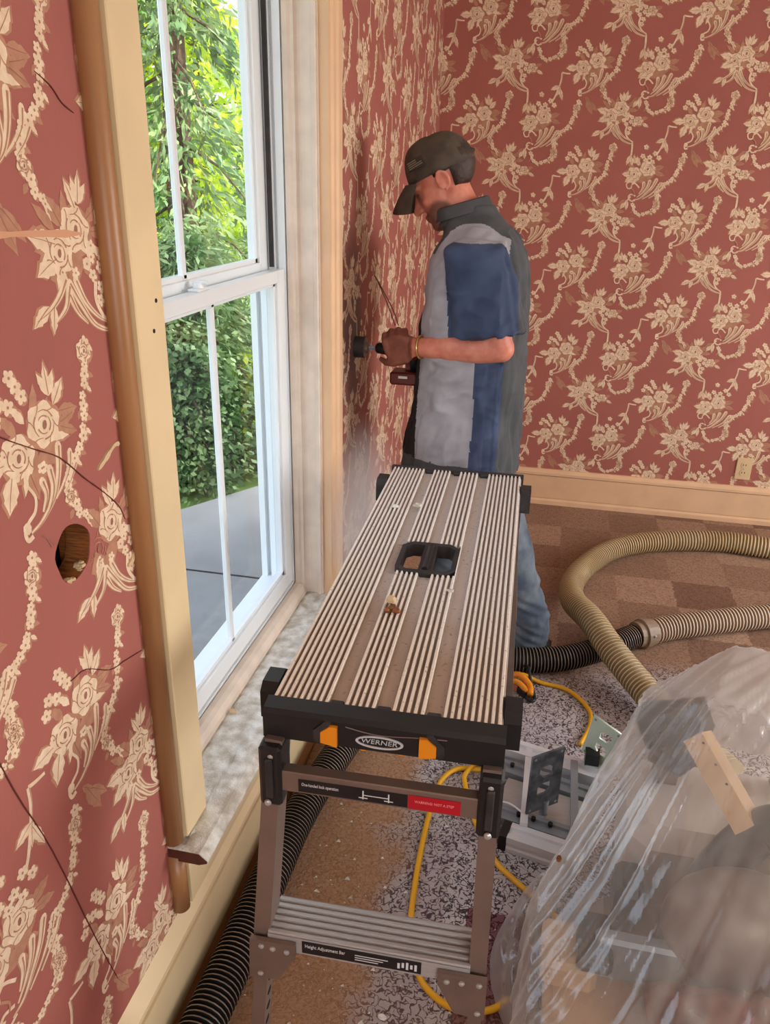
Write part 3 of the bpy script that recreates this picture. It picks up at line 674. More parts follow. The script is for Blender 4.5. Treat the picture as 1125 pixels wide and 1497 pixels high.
# ================================================================== WORK PLATFORM
pf = empty('work_platform', (-.2175, 1.5365, 0), .033)
tag(pf, 'folding aluminium work platform with a dusty ribbed deck and black end caps', 'work platform')
def pb(mb, name, m, par=pf, sm=False): return mb.build(name, m, par, sm, world=False)
DZ = .872; HW = .18; HL = .56
bands = [(-.18, -.088, 9), (-.066, -.014, 5), (.008, .063, 5), (.087, .18, 9)]
HX0, HX1, HY0, HY1 = -.068, .056, -.085, .062
def top_profile(x0, x1):
    pts = []
    for a, b, k in bands:
        pts.append((a, DZ-.010)); pitch = (b-a)/k
        for i in range(k):
            s_ = a+i*pitch; pts += [(s_+.12*pitch, DZ-.006), (s_+.28*pitch, DZ), (s_+.62*pitch, DZ), (s_+.80*pitch, DZ-.006)]
        pts.append((b, DZ-.010))
    return [p for p in pts if x0 <= p[0] <= x1]
deck = MB()
def strip(x0, x1, y0, y1):
    P = top_profile(x0, x1); P = [(x0, DZ-.014)]+P+[(x1, DZ-.014)]
    deck.prism(P, 1, y0, y1)
strip(-.18, .18, -HL, HY0); strip(-.18, .18, HY1, HL); strip(-.18, HX0, HY0, HY1); strip(HX1, .18, HY0, HY1)
deck.box(-.18, -.172, -HL, HL, DZ-.055, DZ-.010).box(.172, .18, -HL, HL, DZ-.055, DZ-.010)
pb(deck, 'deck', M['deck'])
# hand hole frame
hx, hy, c_ = (HX0+HX1)/2, (HY0+HY1)/2, .022
def octo(w_, h_, c): return [(hx-w_, hy-h_+c), (hx-w_+c, hy-h_), (hx+w_-c, hy-h_), (hx+w_, hy-h_+c), (hx+w_, hy+h_-c), (hx+w_-c, hy+h_), (hx-w_+c, hy+h_), (hx-w_, hy+h_-c)]
W2, H2 = (HX1-HX0)/2, (HY1-HY0)/2
holes = [[(hx-W2+.008, hy-H2+.026), (hx-W2+.022, hy-H2+.012), (hx-.014, hy-H2+.012), (hx-.014, hy+H2-.012), (hx-W2+.022, hy+H2-.012), (hx-W2+.008, hy+H2-.026)],
         [(hx+.014, hy-H2+.012), (hx+W2-.022, hy-H2+.012), (hx+W2-.008, hy-H2+.026), (hx+W2-.008, hy+H2-.026), (hx+W2-.022, hy+H2-.012), (hx+.014, hy+H2-.012)]]
me = curve_plate(octo(W2+.002, H2+.002, c_), holes, .03)
hh = mesh_obj('carry_handle', me, M['dustyblack'], pf, Matrix.Translation((0, 0, DZ-.014)))
pb(MB().tube([(hx, hy-.06, DZ+.001), (hx, hy+.06, DZ+.001)], .007, 8), 'grip_bar', M['black'], hh)
# end caps
def endcap(sgn):
    y0 = -HL; mb = MB()
    P = [(y0+.004, DZ+.001), (y0-.022, DZ-.003), (y0-.028, DZ-.010), (y0-.028, DZ-.054), (y0-.020, DZ-.060), (y0+.004, DZ-.060)]
    mb.prism([(a, b) for a, b in P], 0, -.186, .186)
    if sgn < 0: mb.v = [(-x, -y, z) for x, y, z in mb.v]
    o = pb(mb, 'end_cap', M['dustyblack'] if sgn < 0 else M['black'])
    for x0 in (-.077, -.003, .075):
        t = MB(); t.box(sgn*(x0)-.011, sgn*x0+.011, *sorted((sgn*(y0-.002), sgn*(y0+.016))), DZ-.012, DZ-.001, bev=.002)
        pb(t, 'cap_tongue', M['dustyblack'], o)
    return o
capf = endcap(1); capb = endcap(-1)
yf = -HL-.0285
for s_ in (-1, 1):
    cx = .077*s_-.004
    pp = [(cx-.014*s_, DZ-.052), (cx+.012*s_, DZ-.047), (cx+.012*s_, DZ-.028), (cx-.002*s_, DZ-.016), (cx-.014*s_, DZ-.016)]
    pb(MB().prism(pp, 1, yf-.006, yf+.004), 'release_tab', M['orange'], capf)
    pb(MB().prism([(cx+.016*s_, DZ-.050), (cx+.024*s_, DZ-.044), (cx+.024*s_, DZ-.028), (cx+.006*s_, DZ-.010), (cx-.004*s_, DZ-.010)], 1, yf-.003, yf+.004), 'tab_guard', M['dustyblack'], capf)
me = curve_plate([(.037*math.cos(t), .0115*math.sin(t)) for t in [2*PI*i/36 for i in range(36)]], [[(.033*math.cos(t), .0085*math.sin(t)) for t in [2*PI*i/36 for i in range(36)]]], .002)
FM = frame_mtx((-.002, yf-.001, DZ-.036), (1, 0, 0), (0, 0, 1))
mesh_obj('logo_oval', me, M['silver'], capf, FM)
text('logo_lettering', 'WERNER', .0125, M['silver'], capf, frame_mtx((-.002, yf-.0008, DZ-.036), (1, 0, 0), (.12, 0, 1)), sx=1.12)
ln = MB().tube(catmull([(-.055, yf, DZ-.016), (-.02, yf, DZ-.022), (.01, yf, DZ-.023), (.06, yf, DZ-.018), (.10, yf, DZ-.016)], 6), .0009, 5)
pb(ln, 'moulded_line', M['rail'], capf)
# hinge knuckles sticking out at the sides
for y, m in ((-.50, 'black'), (.47, 'dustyblack')):
    for s_ in (-1, 1):
        mb = MB().prism([(y-.035, DZ-.06), (y+.035, DZ-.06), (y+.035, DZ-.012), (y+.020, DZ+.000), (y-.020, DZ+.000), (y-.035, DZ-.012)], 0, s_*.181, s_*.208)
        pb(mb, 'hinge_knuckle', M[m])
def leg_frame(sg):
    e = lambda x, y, z: (sg*x, sg*y, z)
    ty, by_ = -.575, -.665
    yy = lambda z: ty+(by_-ty)*(1-z/.82)
    xl = lambda z: -.166-.045*(1-z/.82); xr = lambda z: .170+.012*(1-z/.82)
    def quad(x0, x1, y0, y1, z0, z1, **k): 
        a, b = sorted((sg*x0, sg*x1)); c, d = sorted((sg*y0, sg*y1)); return MB().box(a, b, c, d, z0, z1, **k)
    for X in (xl, xr):
        s_ = -1 if X is xl else 1
        r = pb(MB().bar(e(X(.82), yy(.82), .82), e(X(.36), yy(.36), .36), .028, .05), 'leg_rail', M['rail'])
        pb(MB().bar(e(X(.40), yy(.40)+.004, .40), e(X(.02), yy(.02)+.004, .02), .023, .040), 'leg_extension', M['rail'])
        pb(MB().bar(e(X(.035), yy(.035), .035), e(X(0), yy(0), 0.0), .034, .055), 'rubber_foot', M['black'])
        for i in range(9):
            hs = MB()
            z = .33-.033*i; p = e(X(z)-s_*.0118, yy(z)+.004, z); hs.ell(p, (.0012, .010, .006), n=8, m=5); pb(hs, 'adjustment_hole', M['dark'])
        lt = pb(quad(X(.76)-.018, X(.76)+.018, yy(.76)-.034, yy(.76)+.02, .705, .818, bev=.005), 'lock_bracket', M['black'])
        pb(quad(X(.76)-.006, X(.76)+.006, yy(.76)-.040, yy(.76)-.03, .725, .80, bev=.002), 'lock_slide', M['dustyblack'], lt)
        for z in (.802, .718): pb(MB().ell(e(X(z), yy(z)-.036 if True else 0, z), (.006, .004, .006), n=8, m=6), 'rivet', M['alu'], lt)
        # gusset under the step
        g0 = X(.42)-s_*.014
        gp = [(X(.44)+s_*.016, .452), (X(.44)-s_*.062, .452), (X(.44)-s_*.062, .425), (X(.40)-s_*.034, .365), (X(.36)+s_*.016, .360)]
        yg = sorted((sg*(yy(.4)-.034), sg*(yy(.4)-.026)))
        gs = pb(MB().prism([(sg*a, b) for a, b in gp], 1, *yg), 'gusset', M['rail'])
        for (dx, z) in ((.004, .440), (-.024*s_, .438), (-.048*s_, .436), (.004, .375)):
            pb(MB().ell(e(X(z)+dx, yy(.4)-.035, z), (.0055, .003, .0055), n=8, m=5), 'rivet', M['alu'], gs)
    # upper cross bar with labels
    cb = pb(quad(xl(.75)+.012, xr(.75)-.012, yy(.75)-.026, yy(.75)-.004, .733, .772, bev=.002), 'cross_bar', M['rail'])
    yb = yy(.75)-.0265
    if sg > 0:
        pb(MB().box(-.125, .030, yb-.0006, yb, .738, .762), 'label', M['label'], cb)
        pb(MB().box(.048, .128, yb-.0008, yb, .737, .763), 'warning_label', M['red'], cb)
        pb(MB().box(.030, .047, yb-.0006, yb, .738, .762), 'label', M['label'], cb)
        T_ = lambda x, z: frame_mtx((x, yb-.0010, z), (1, 0, 0), (0, 0, 1))
        text('label_lettering', 'One-handed lock operation', .0085, M['whiteprint'], cb, T_(-.120, .753), align='LEFT', sx=.62)
        text('warning_lettering', 'WARNING: NOT A STEP', .0065, M['pinkprint'], cb, T_(.088, .752), sx=.85)
        ic = MB()
        for x in (-.022, .018):
            ic.box(x-.001, x+.001, yb-.0011, yb-.0006, .742, .758); ic.box(x-.007, x+.007, yb-.0011, yb-.0006, .7435, .745)
        ic.box(-.022, .018, yb-.0011, yb-.0006, .749, .7503)
        pb(ic, 'label_diagram', M['whiteprint'], cb)
    # ribbed step
    sp_ = []; y0 = yy(.45)-.030; y1 = y0+.078
    for i in range(6):
        a = y0+(y1-y0)*i/6; b = (y1-y0)/6; sp_ += [(a+.1*b, .458), (a+.25*b, .463), (a+.65*b, .463), (a+.85*b, .458)]
    P = [(y0, .425), (y0, .460)]+sp_+[(y1, .460), (y1, .45), (y0+.006, .45), (y0+.006, .425)]
    mb = MB().prism([(sg*a, b) for a, b in P], 0, sg*(xl(.45)+.012), sg*(xr(.45)-.012))
    stp = pb(mb, 'step', M['alu'])
    if sg > 0:
        yl = y0-.0006
        pb(MB().box(-.115, .085, yl-.0006, yl+.0004, .430, .456), 'label', M['label'], stp)
        text('label_lettering', 'Height Adjustment Bar', .0105, M['whiteprint'], stp, frame_mtx((-.110, yl-.001, .447), (1, 0, 0), (0, 0, 1)), align='LEFT', sx=.7)
        ic = MB()
        for k in range(3): ic.box(-.025, .030-k*.008, yl-.001, yl-.0006, .446-k*.005, .4475-k*.005)
        for k in range(5): ic.box(.046+k*.007, .050+k*.007, yl-.001, yl-.0006, .435+.003*(k % 2), .447+.002*(k % 3))
        pb(ic, 'label_diagram', M['whiteprint'], stp)
    for x in (-.03, .03): 
        if sg > 0: pb(MB().box(x-.004, x+.004, -HL-.012, -HL-.006, DZ-.070, DZ-.058), 'latch_tip', M['orange'], capf)
leg_frame(1); leg_frame(-1)

# ================================================================== HOSES
def hose(name, label, pts, r, pitch, mr, mg, amp=.15, n=18, dark=False):
    P = catmull(pts, 40); d = [0]
    for i in range(1, len(P)): d.append(d[-1]+(P[i]-P[i-1]).length)
    tot = d[-1]; k = int(tot/pitch); out = []; rad = []; mis = []; j = 0
    for i in range(k*4+1):
        s_ = tot*((i//4)+((0, .22, .42, .82) if dark else (0, .3, .5, .8))[i % 4])/k
        if i == k*4: s_ = tot
        while j < len(d)-2 and d[j+1] < s_: j += 1
        t = (s_-d[j])/max(1e-9, d[j+1]-d[j]); out.append(P[j].lerp(P[j+1], t))
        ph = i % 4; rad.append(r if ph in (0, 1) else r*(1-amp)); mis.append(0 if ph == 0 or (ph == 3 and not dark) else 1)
    mb = MB(); mb.tube(out, rad, n, mis=mis)
    o = mb.build(name, [mr, mg], None); smooth_angle(o, 1.2)
    return tag(o, label, 'hose')
R0 = .046
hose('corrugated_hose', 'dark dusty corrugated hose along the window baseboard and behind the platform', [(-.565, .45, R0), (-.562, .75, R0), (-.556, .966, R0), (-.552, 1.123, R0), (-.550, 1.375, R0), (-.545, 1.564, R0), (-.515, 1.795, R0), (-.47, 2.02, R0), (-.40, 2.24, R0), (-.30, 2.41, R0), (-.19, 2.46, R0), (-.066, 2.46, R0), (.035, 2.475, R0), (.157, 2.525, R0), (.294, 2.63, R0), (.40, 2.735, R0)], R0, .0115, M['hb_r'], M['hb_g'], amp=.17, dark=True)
R1 = .050
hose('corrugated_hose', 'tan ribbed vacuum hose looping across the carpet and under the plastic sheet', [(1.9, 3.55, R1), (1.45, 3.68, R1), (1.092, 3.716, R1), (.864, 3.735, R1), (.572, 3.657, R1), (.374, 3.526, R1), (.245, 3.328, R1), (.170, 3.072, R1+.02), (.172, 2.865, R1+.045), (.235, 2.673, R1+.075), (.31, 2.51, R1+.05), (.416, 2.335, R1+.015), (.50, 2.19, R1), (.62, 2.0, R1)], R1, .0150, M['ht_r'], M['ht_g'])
R2 = .050
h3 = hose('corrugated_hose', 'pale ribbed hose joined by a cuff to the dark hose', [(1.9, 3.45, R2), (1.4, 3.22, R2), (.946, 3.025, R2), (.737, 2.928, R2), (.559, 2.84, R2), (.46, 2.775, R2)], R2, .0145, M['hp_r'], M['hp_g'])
d_ = Vector((-.84, -.55, 0)).normalized(); c0 = Vector((.47, 2.782, R2))
MB().tube([c0, c0+d_*.02, c0+d_*.022, c0+d_*.05, c0+d_*.052, c0+d_*.075], [.053, .053, .058, .058, .050, .050], 24).build('cuff', M['cuff'], h3)
MB().ell(c0+d_*.03+Vector((.03, -.045, .015)), (.007, .007, .007), n=8, m=6).build('cuff_screw', M['alu'], h3)

# ================================================================== CORDS
def cord(name, label, pts, r, m, cat='cord'):
    o = MB().tube(catmull(pts, 10), r, 8).build(name, m, None, True); return tag(o, label, cat)
Z = .0075
ec = cord('extension_cord', 'yellow extension cord snaking from the plug bundle to the alloy jig', [(-.05, 2.38, .02), (.001, 2.40, .03), (.066, 2.40, Z), (.162, 2.375, Z), (.228, 2.285, Z), (.233, 2.197, Z), (.200, 2.09, Z)], Z, M['yellow'])
pl_ = MB()
pl_.tube(catmull([(-.10, 2.37, .02), (-.045, 2.375, .035), (-.005, 2.37, .045), (.03, 2.34, .03), (.035, 2.30, .02)], 8), .011, 10)
pl_.build('plug', M['orange'], ec, True); pl_ = MB()
pl_.tube(catmull([(-.10, 2.34, .015), (-.05, 2.345, .03), (-.01, 2.34, .035), (.025, 2.31, .02)], 8), .010, 10)
pl_.build('plug', M['orange'], ec, True)
cord('extension_cord', 'yellow cord looping under the platform past its step', [(.10, 1.90, Z), (-.02, 1.915, Z), (-.096, 1.901, Z), (-.165, 1.884, Z), (-.204, 1.80, Z), (-.212, 1.611, Z), (-.206, 1.43, Z), (-.190, 1.295, Z), (-.15, 1.20, Z), (-.09, 1.155, Z), (-.03, 1.152, Z), (.012, 1.167, Z), (.045, 1.198, Z)], Z, M['yellow'])
cord('extension_cord', 'yellow cord passing behind the platform leg towards the plastic', [(-.10, 1.93, .018), (-.132, 1.86, .018), (-.127, 1.819, .012), (-.095, 1.716, Z), (-.024, 1.575, Z), (.031, 1.519, Z), (.092, 1.47, Z), (.15, 1.42, Z)], Z, M['yellow'])
bc = cord('black_cable', 'thin black cable with a coppery connector near the yellow plugs', [(.0, 2.44, .04), (.02, 2.40, .06), (.035, 2.35, .03), (.05, 2.31, .008), (.048, 2.285, .008), (.03, 2.285, .008), (.015, 2.31, .012)], .006, M['black'])
MB().bar((.02, 2.30, .014), (-.008, 2.335, .014), .022, .016).build('connector', M['black'], bc)
MB().bar((-.006, 2.333, .015), (-.026, 2.35, .016), .024, .018).build('connector_tip', M['copper'], bc)

# ================================================================== ALLOY JIG
jg = empty('plate_jig', (.09, 1.8, 0)); tag(jg, 'aluminium rail jig with upright slate and pale green cut-out plates on the carpet', 'jig')
def rail(p0, p1, w_, h_, z0, m):
    p0 = Vector((*p0, 0)); p1 = Vector((*p1, 0)); t = (p1-p0).normalized(); a = Vector((-t.y, t.x, 0))
    pr = [(-.5, 0), (.5, 0), (.5, .25), (.42, .32), (.42, .55), (.5, .62), (.5, 1), (.2, 1), (.15, .86), (-.15, .86), (-.2, 1), (-.5, 1), (-.5, .62), (-.42, .55), (-.42, .32), (-.5, .25)]
    mb = MB().loft([[p+a*x*w_+Vector((0, 0, z0+z*h_)) for x, z in pr] for p in (p0, p1)]); mb.build('rail', m, jg)
    MB().bar(p0-t*.022+Vector((0, 0, z0+h_/2)), p0+Vector((0, 0, z0+h_/2)), h_*.98, w_*1.0, ref=a).build('rail_end_cap', M['black'], jg)
rail((.010, 1.640), (.20, 1.60), .058, .048, 0, M['alub'])
rail((-.025, 1.715), (.21, 1.665), .05, .040, 0, M['alud'])
rail((-.06, 1.985), (.26, 1.905), .060, .062, 0, M['alub'])
rail((-.06, 1.905), (.24, 1.83), .052, .045, 0, M['alud'])
MB().bar((-.02, 1.80, .030), (.22, 1.745, .030), .012, .11, ref=(.22, 1, 0)).build('bed_plate', M['alu'], jg)
MB().box(.035, .055, 1.66, 1.99, .046, .060).build('cross_link', M['alub'], jg)
MB().box(.165, .185, 1.63, 1.93, .062, .074).build('cross_link', M['alud'], jg)
for x, y in ((.03, 1.705), (.07, 1.698), (.115, 1.688), (.0, 1.90), (.05, 1.888), (.11, 1.873)): MB().cyl((x, y, .040), (x, y, .050), .0065, n=8).build('bolt', M['black'], jg)
def dcut(cx, cy, s, flip): 
    P = [(-.5, -.5), (.15, -.5), (.5, -.1), (.5, .5), (-.15, .5), (-.5, .2)]
    return [(cx+(a if not flip else -a)*s, cy+b*s*.85) for a, b in P]
def plate(name, TL, TR, BL, m, w_, h_, cuts, par):
    TL, TR, BL = Vector(TL), Vector(TR), Vector(BL); ex = (TR-TL).normalized(); ey = (TL-BL); ey = (ey-ex*ey.dot(ex)).normalized()
    me = curve_plate([(0, 0), (w_, 0), (w_, h_), (0, h_)], cuts, .006)
    o = mesh_obj(name, me, m, par, Matrix.Translation(-par.location) @ frame_mtx(BL, ex, ey))
    for a, b in ((.01, .01), (w_-.01, .01), (.01, h_-.01), (w_-.01, h_-.01)):
        q = frame_mtx(BL, ex, ey) @ Vector((a, b, 0)); n_ = ex.cross(ey); MB().cyl(q-n_*.004, q+n_*.004, .004, n=8).build('corner_screw', M['alud'], o)
    return o
plate('slate_plate', (.060, 1.70, .255), (.140, 1.765, .255), (.048, 1.692, .062), M['slate'], .105, .190, [dcut(.052, .128, .045, True), dcut(.050, .072, .045, False)], jg)
plate('pale_plate', (.194, 1.985, .215), (.272, 1.93, .200), (.198, 1.982, .070), M['green'], .098, .145, [dcut(.055, .100, .036, False), dcut(.052, .050, .036, True)], jg)
MB().cyl((.095, 1.735, .04), (.095, 1.735, .085), .012).build('post', M['alud'], jg)
MB().box(.205, .245, 1.93, 1.965, .06, .10).build('bracket', M['black'], jg)
cord('white_wire', 'thin white wire lying over the aluminium rails', [(-.10, 1.77, .012), (-.05, 1.765, .02), (.0, 1.735, .05), (.04, 1.70, .058)], .0028, M['whitewire'], 'wire')

# ================================================================== WRAPPED SAW UNDER PLASTIC
ms = empty('power_tool', (.45, 1.3, 0)); tag(ms, 'beige and black power tool wrapped under clear plastic sheeting', 'power tool')
MB().box(.11, .72, .80, 1.24, .02, .10, bev=.02).build('base', M['beige'], ms)
MB().cyl((.42, 1.05, .10), (.42, 1.05, .135), .17, n=36).build('turntable', M['alu'], ms)
fh = MB().box(.098, .21, 1.17, 1.29, .10, .17, bev=.012).build('housing', M['beige'], ms)
MB().box(.165, .235, 1.165, 1.285, .165, .215, bev=.01).build('clamp', M['black'], fh)
MB().box(.20, .72, 1.20, 1.235, .12, .23, bev=.008).build('fence', M['alud'], ms)
am = MB().tube(catmull([(.36, 1.25, .15), (.42, 1.33, .30), (.50, 1.36, .42), (.56, 1.33, .48)], 8), .045, 14).build('arm', M['black'], ms, True)
br_ = MB().bar((.380, 1.49, .540), (.485, 1.355, .425), .055, .045, ref=(.3, .3, 1)); bo = br_.build('bracket', M['beige'], ms)
for t in (.12, .35, .55):
    q = Vector((.380, 1.49, .540)).lerp(Vector((.485, 1.355, .425)), t)+Vector((-.005, -.014, .022)); MB().ell(q, (.006, .008, .006), n=8, m=5).build('slot', M['dark'], bo)
MB().bar((.485, 1.355, .425), (.505, 1.33, .40), .062, .052, ref=(.3, .3, 1)).build('bracket_end', M['black'], bo)
mo = MB().bar((.30, 1.64, .44), (.42, 1.60, .505), .085, .075, ref=(0, 0, 1)).build('motor', M['black'], ms)
MB().tube([(.31, 1.58, .41), (.37, 1.55, .40), (.42, 1.57, .45)], .02, 10).build('handle', M['black'], ms)
MB().ell((.47, 1.25, .27), (.15, .10, .13), None, 20, 12).build('blade_guard', M['rail'], ms, True)
MB().ell((.66, 1.42, .30), (.16, .15, .14), None, 20, 12).build('dust_bag', M['beige'], ms, True)
MB().box(.20, .80, 1.27, 1.40, .03, .16, bev=.03).build('stand', M['rail'], ms)
MB().box(.27, .74, 1.40, 1.69, .06, .33, bev=.04).build('glow_filler', M['paleglow'], ms)  # added pale block standing in for the whitish glow on the sheet
MB().box(.24, .30, 1.30, 1.40, .16, .26, bev=.015).build('knob', M['black'], ms)
MB().bar((.33, 1.60, .04), (.36, 1.60, .42), .05, .05).build('upright', M['rail'], ms)
MB().bar((.62, 1.62, .02), (.62, 1.62, .54), .05, .05).build('upright', M['rail'], ms)
MB().box(.28, .75, 1.55, 1.70, .0, .05).build('foot', M['dustyblack'], ms)
rc = MB(); vs = []; nx = 34
for j in range(nx+1):
    for i in range(nx+1):
        x = .30+.40*i/nx; y = .86+.34*j/nx; e_ = math.sin(PI*i/nx)*math.sin(PI*j/nx)
        vs.append((x, y, .14+.13*e_**.6+.018*mnoise.noise((x*28, y*28, 1))+.012*abs(mnoise.noise((x*60, y*40, 4)))))
k = len(vs)
rc.add(vs, [(j*(nx+1)+i, j*(nx+1)+i+1, (j+1)*(nx+1)+i+1, (j+1)*(nx+1)+i) for j in range(nx) for i in range(nx)])
tag(rc.build('cloth_bundle', M['redcloth'], None, True), 'crumpled rust-red cloth bundle glowing through the plastic at lower right', 'cloth')
# the sheet
net = [  # rows from back to front: (left skirt, left edge, crest, right, far right skirt)
    [(.33, 1.90, .02), (.36, 1.88, .16), (.52, 1.92, .20), (.80, 1.95, .16), (1.10, 1.95, .02)],
    [(.275, 1.80, .15), (.312, 1.765, .455), (.495, 1.76, .612), (.80, 1.76, .60), (1.12, 1.78, .02)],
    [(.215, 1.60, .13), (.243, 1.57, .452), (.405, 1.52, .622), (.78, 1.50, .52), (1.12, 1.5, .02)],
    [(.135, 1.44, .06), (.155, 1.43, .345), (.36, 1.38, .52), (.74, 1.35, .46), (1.10, 1.3, .02)],
    [(.060, 1.30, .02), (.078, 1.29, .215), (.335, 1.26, .405), (.70, 1.22, .39), (1.06, 1.15, .02)],
    [(.045, 1.15, .005), (.070, 1.14, .195), (.29, 1.10, .315), (.66, 1.05, .32), (1.02, 1.0, .02)],
    [(.040, 1.0, .005), (.068, .99, .17), (.28, .95, .26), (.62, .9, .29), (1.0, .88, .02)],
    [(.045, .80, .005), (.075, .79, .13), (.28, .76, .17), (.60, .74, .18), (.98, .74, .02)],
    [(.06, .70, .005), (.10, .70, .01), (.28, .68, .01), (.60, .66, .01), (.96, .68, .01)]]
def taut(pts, n):
    C_ = catmull(pts, n); out = []
    for i, p in enumerate(C_):
        k, t = min(i//n, len(pts)-2), (i-min(i//n, len(pts)-2)*n)/n; out.append(p.lerp(Vector(pts[k]).lerp(Vector(pts[k+1]), t), .72))
    return out
rows = [taut(r, 44) for r in net]; ncol = len(rows[0]); cols = []
for i in range(ncol): cols.append(taut([r[i] for r in rows], 20))
nrow = len(cols[0]); sv = []; S_ = MB()
for j in range(nrow):
    for i in range(ncol):
        p = cols[i][j]
        du_ = cols[min(i+1, ncol-1)][j]-cols[max(i-1, 0)][j]; dv_ = cols[i][min(j+1, nrow-1)]-cols[i][max(j-1, 0)]
        n_ = du_.cross(dv_); n_ = -n_.normalized() if n_.length > 1e-9 else Vector((0, 0, 1))
        # pulled folds running from the crest down to the near left corner
        a = p.x*.62+p.y*.78; b = p.x*.78-p.y*.62
        wv = 1.2*mnoise.noise((a*1.5, b*2, 5))
        fan = math.atan2(p.y-2.2, p.x-1.0)*3.2          # folds fan out from the high back corner
        f = .008*(.6-2*abs(mnoise.noise((fan*7+.5*wv, a*.8, 2))))+.006*(.5-2.4*abs(mnoise.noise((fan*19+wv, a*1.6, 7))))+.0012*mnoise.noise((p.x*60, p.y*60, p.z*60))
        low_ = max(0, min(1, (1.35-p.y)/.4)); f += low_*.014*mnoise.noise((p.x*22, p.y*16, p.z*20))
        q = p+n_*f; sv.append((q.x, q.y, max(q.z, .003)))
S_.add(sv, [(j*ncol+i, j*ncol+i+1, (j+1)*ncol+i+1, (j+1)*ncol+i) for j in range(nrow-1) for i in range(ncol-1)])
tag(S_.build('plastic_sheet', M['film'], None, True), 'clear plastic sheet draped in stretched folds over the beige power tool', 'plastic sheet')
# loose end of film on the carpet
lb = MB(); vs = []; nx, ny = 22, 40
for j in range(ny+1):
    for i in range(nx+1):
        u_, v_ = i/nx, j/ny; y = 1.50-.42*v_; xl_ = .065-.075*math.sin(PI*min(1, v_*1.1))*(.6+.4*v_)-.02*v_; x = xl_+(.10-xl_*.2)*u_
        z = .006+.055*math.sin(PI*u_)*(1-.3*v_)+.028*abs(mnoise.noise((x*30, y*14, 3)))+.02*mnoise.noise((x*55, y*30, 9))*math.sin(PI*u_)
        vs.append((x, y, max(.003, z)))
lb.add(vs, [(j*(nx+1)+i, j*(nx+1)+i+1, (j+1)*(nx+1)+i+1, (j+1)*(nx+1)+i) for j in range(ny) for i in range(nx)])
tag(lb.build('plastic_scrap', M['film_thin'], None, True), 'crumpled clear plastic film on the carpet beside the platform leg', 'plastic film')
tag(MB().ell((.118, 1.335, .285), (.006, .005, .010), n=6, m=4).build('debris_flake', M['lath'], None), 'small brown flake stuck on the plastic sheet', 'flake')

# ================================================================== OUTLET
ou = empty('wall_outlet', (1.01, FY-.0005, .292)); tag(ou, 'ivory duplex outlet low on the far papered wall', 'outlet')
MB().box(.972, 1.048, FY-.007, FY-.001, .233, .350, bev=.002).build('cover_plate', M['outlet'], ou)
for z in (.312, .271):
    s_ = MB().tube([(1.01, FY-.006, z), (1.01, FY-.010, z)], .0165, 18).build('receptacle', M['outlet'], ou)
    for dx in (-.0065, .0065): MB().box(1.01+dx-.0015, 1.01+dx+.0015, FY-.0108, FY-.0098, z-.003, z+.006).build('slot', M['dark'], s_)
MB().cyl((1.01, FY-.0065, .2915), (1.01, FY-.009, .2915), .003, n=8).build('screw', M['alu'], ou)

# ================================================================== THE MAN
man = empty('person', (-.2, 2.6, 0))
tag(man, 'man in a navy and grey work shirt, jeans and cap drilling into the wall', 'person')
def remesh(mb, name, mats, vox, it=4, fac=.5):
    o = mb.build(name, mats, man, True)
    m_ = o.modifiers.new('r', 'REMESH'); m_.mode = 'VOXEL'; m_.voxel_size = vox
    s_ = o.modifiers.new('s', 'SMOOTH'); s_.iterations = it; s_.factor = fac
    bpy.context.view_layer.update(); me = eval_mesh(o); old = o.data; o.modifiers.clear(); o.data = me; bpy.data.meshes.remove(old)
    me.materials.clear()
    for q in mats: me.materials.append(q)
    me.polygons.foreach_set('use_smooth', [True]*len(me.polygons)); return o
def ring(c, rx, ry, n=20, pw=2.3, tilt=0):
    out = []
    for j in range(n):
        t = 2*PI*j/n; cx, sy = math.cos(t), math.sin(t)
        x = rx*math.copysign(abs(cx)**(2/pw), cx); y = ry*math.copysign(abs(sy)**(2/pw), sy)
        out.append((c[0]+x, c[1]+y, c[2]+x*tilt))
    return out
def limb(mb, pts, rad, n=14):
    mb.tube(pts, rad, n)
    for p, r in zip(pts, rad): mb.ell(p, (r, r, r), n=n, m=8)
CY = 2.60
HT = math.radians(30); HF = Vector((-math.cos(HT), 0, -math.sin(HT))); HU = Vector((-math.sin(HT), 0, math.cos(HT))); HS = Vector((0, -1, 0))
HC = Vector((-.382, CY, 1.622))
HR = Matrix(((HF.x, HS.x, HU.x), (HF.y, HS.y, HU.y), (HF.z, HS.z, HU.z)))
def H(f, s_, u_): return HC+HF*f+HS*s_+HU*u_
body = MB()
body.ell(H(-.008, 0, .042), (.099, .076, .094), HR, 20, 14)       # skull
body.ell(H(.030, 0, -.02), (.066, .064, .085), HR, 18, 12)        # face
body.ell(H(.050, 0, -.075), (.042, .050, .045), HR, 16, 10)       # jaw
body.ell(H(.072, 0, -.100), (.022, .026, .020), HR, 12, 8)        # chin
body.ell(H(.078, 0, .022), (.022, .055, .014), HR, 12, 8)         # brow
limb(body, [H(.088, 0, .008), H(.103, 0, -.018), H(.114, 0, -.036)], [.010, .012, .014], 10)   # nose
for s_ in (-1, 1): body.ell(H(.102, s_*.012, -.040), (.010, .009, .008), HR, 10, 6)
body.ell(H(.092, 0, -.064), (.011, .022, .006), HR, 10, 6); body.ell(H(.089, 0, -.077), (.011, .020, .007), HR, 10, 6)  # lips
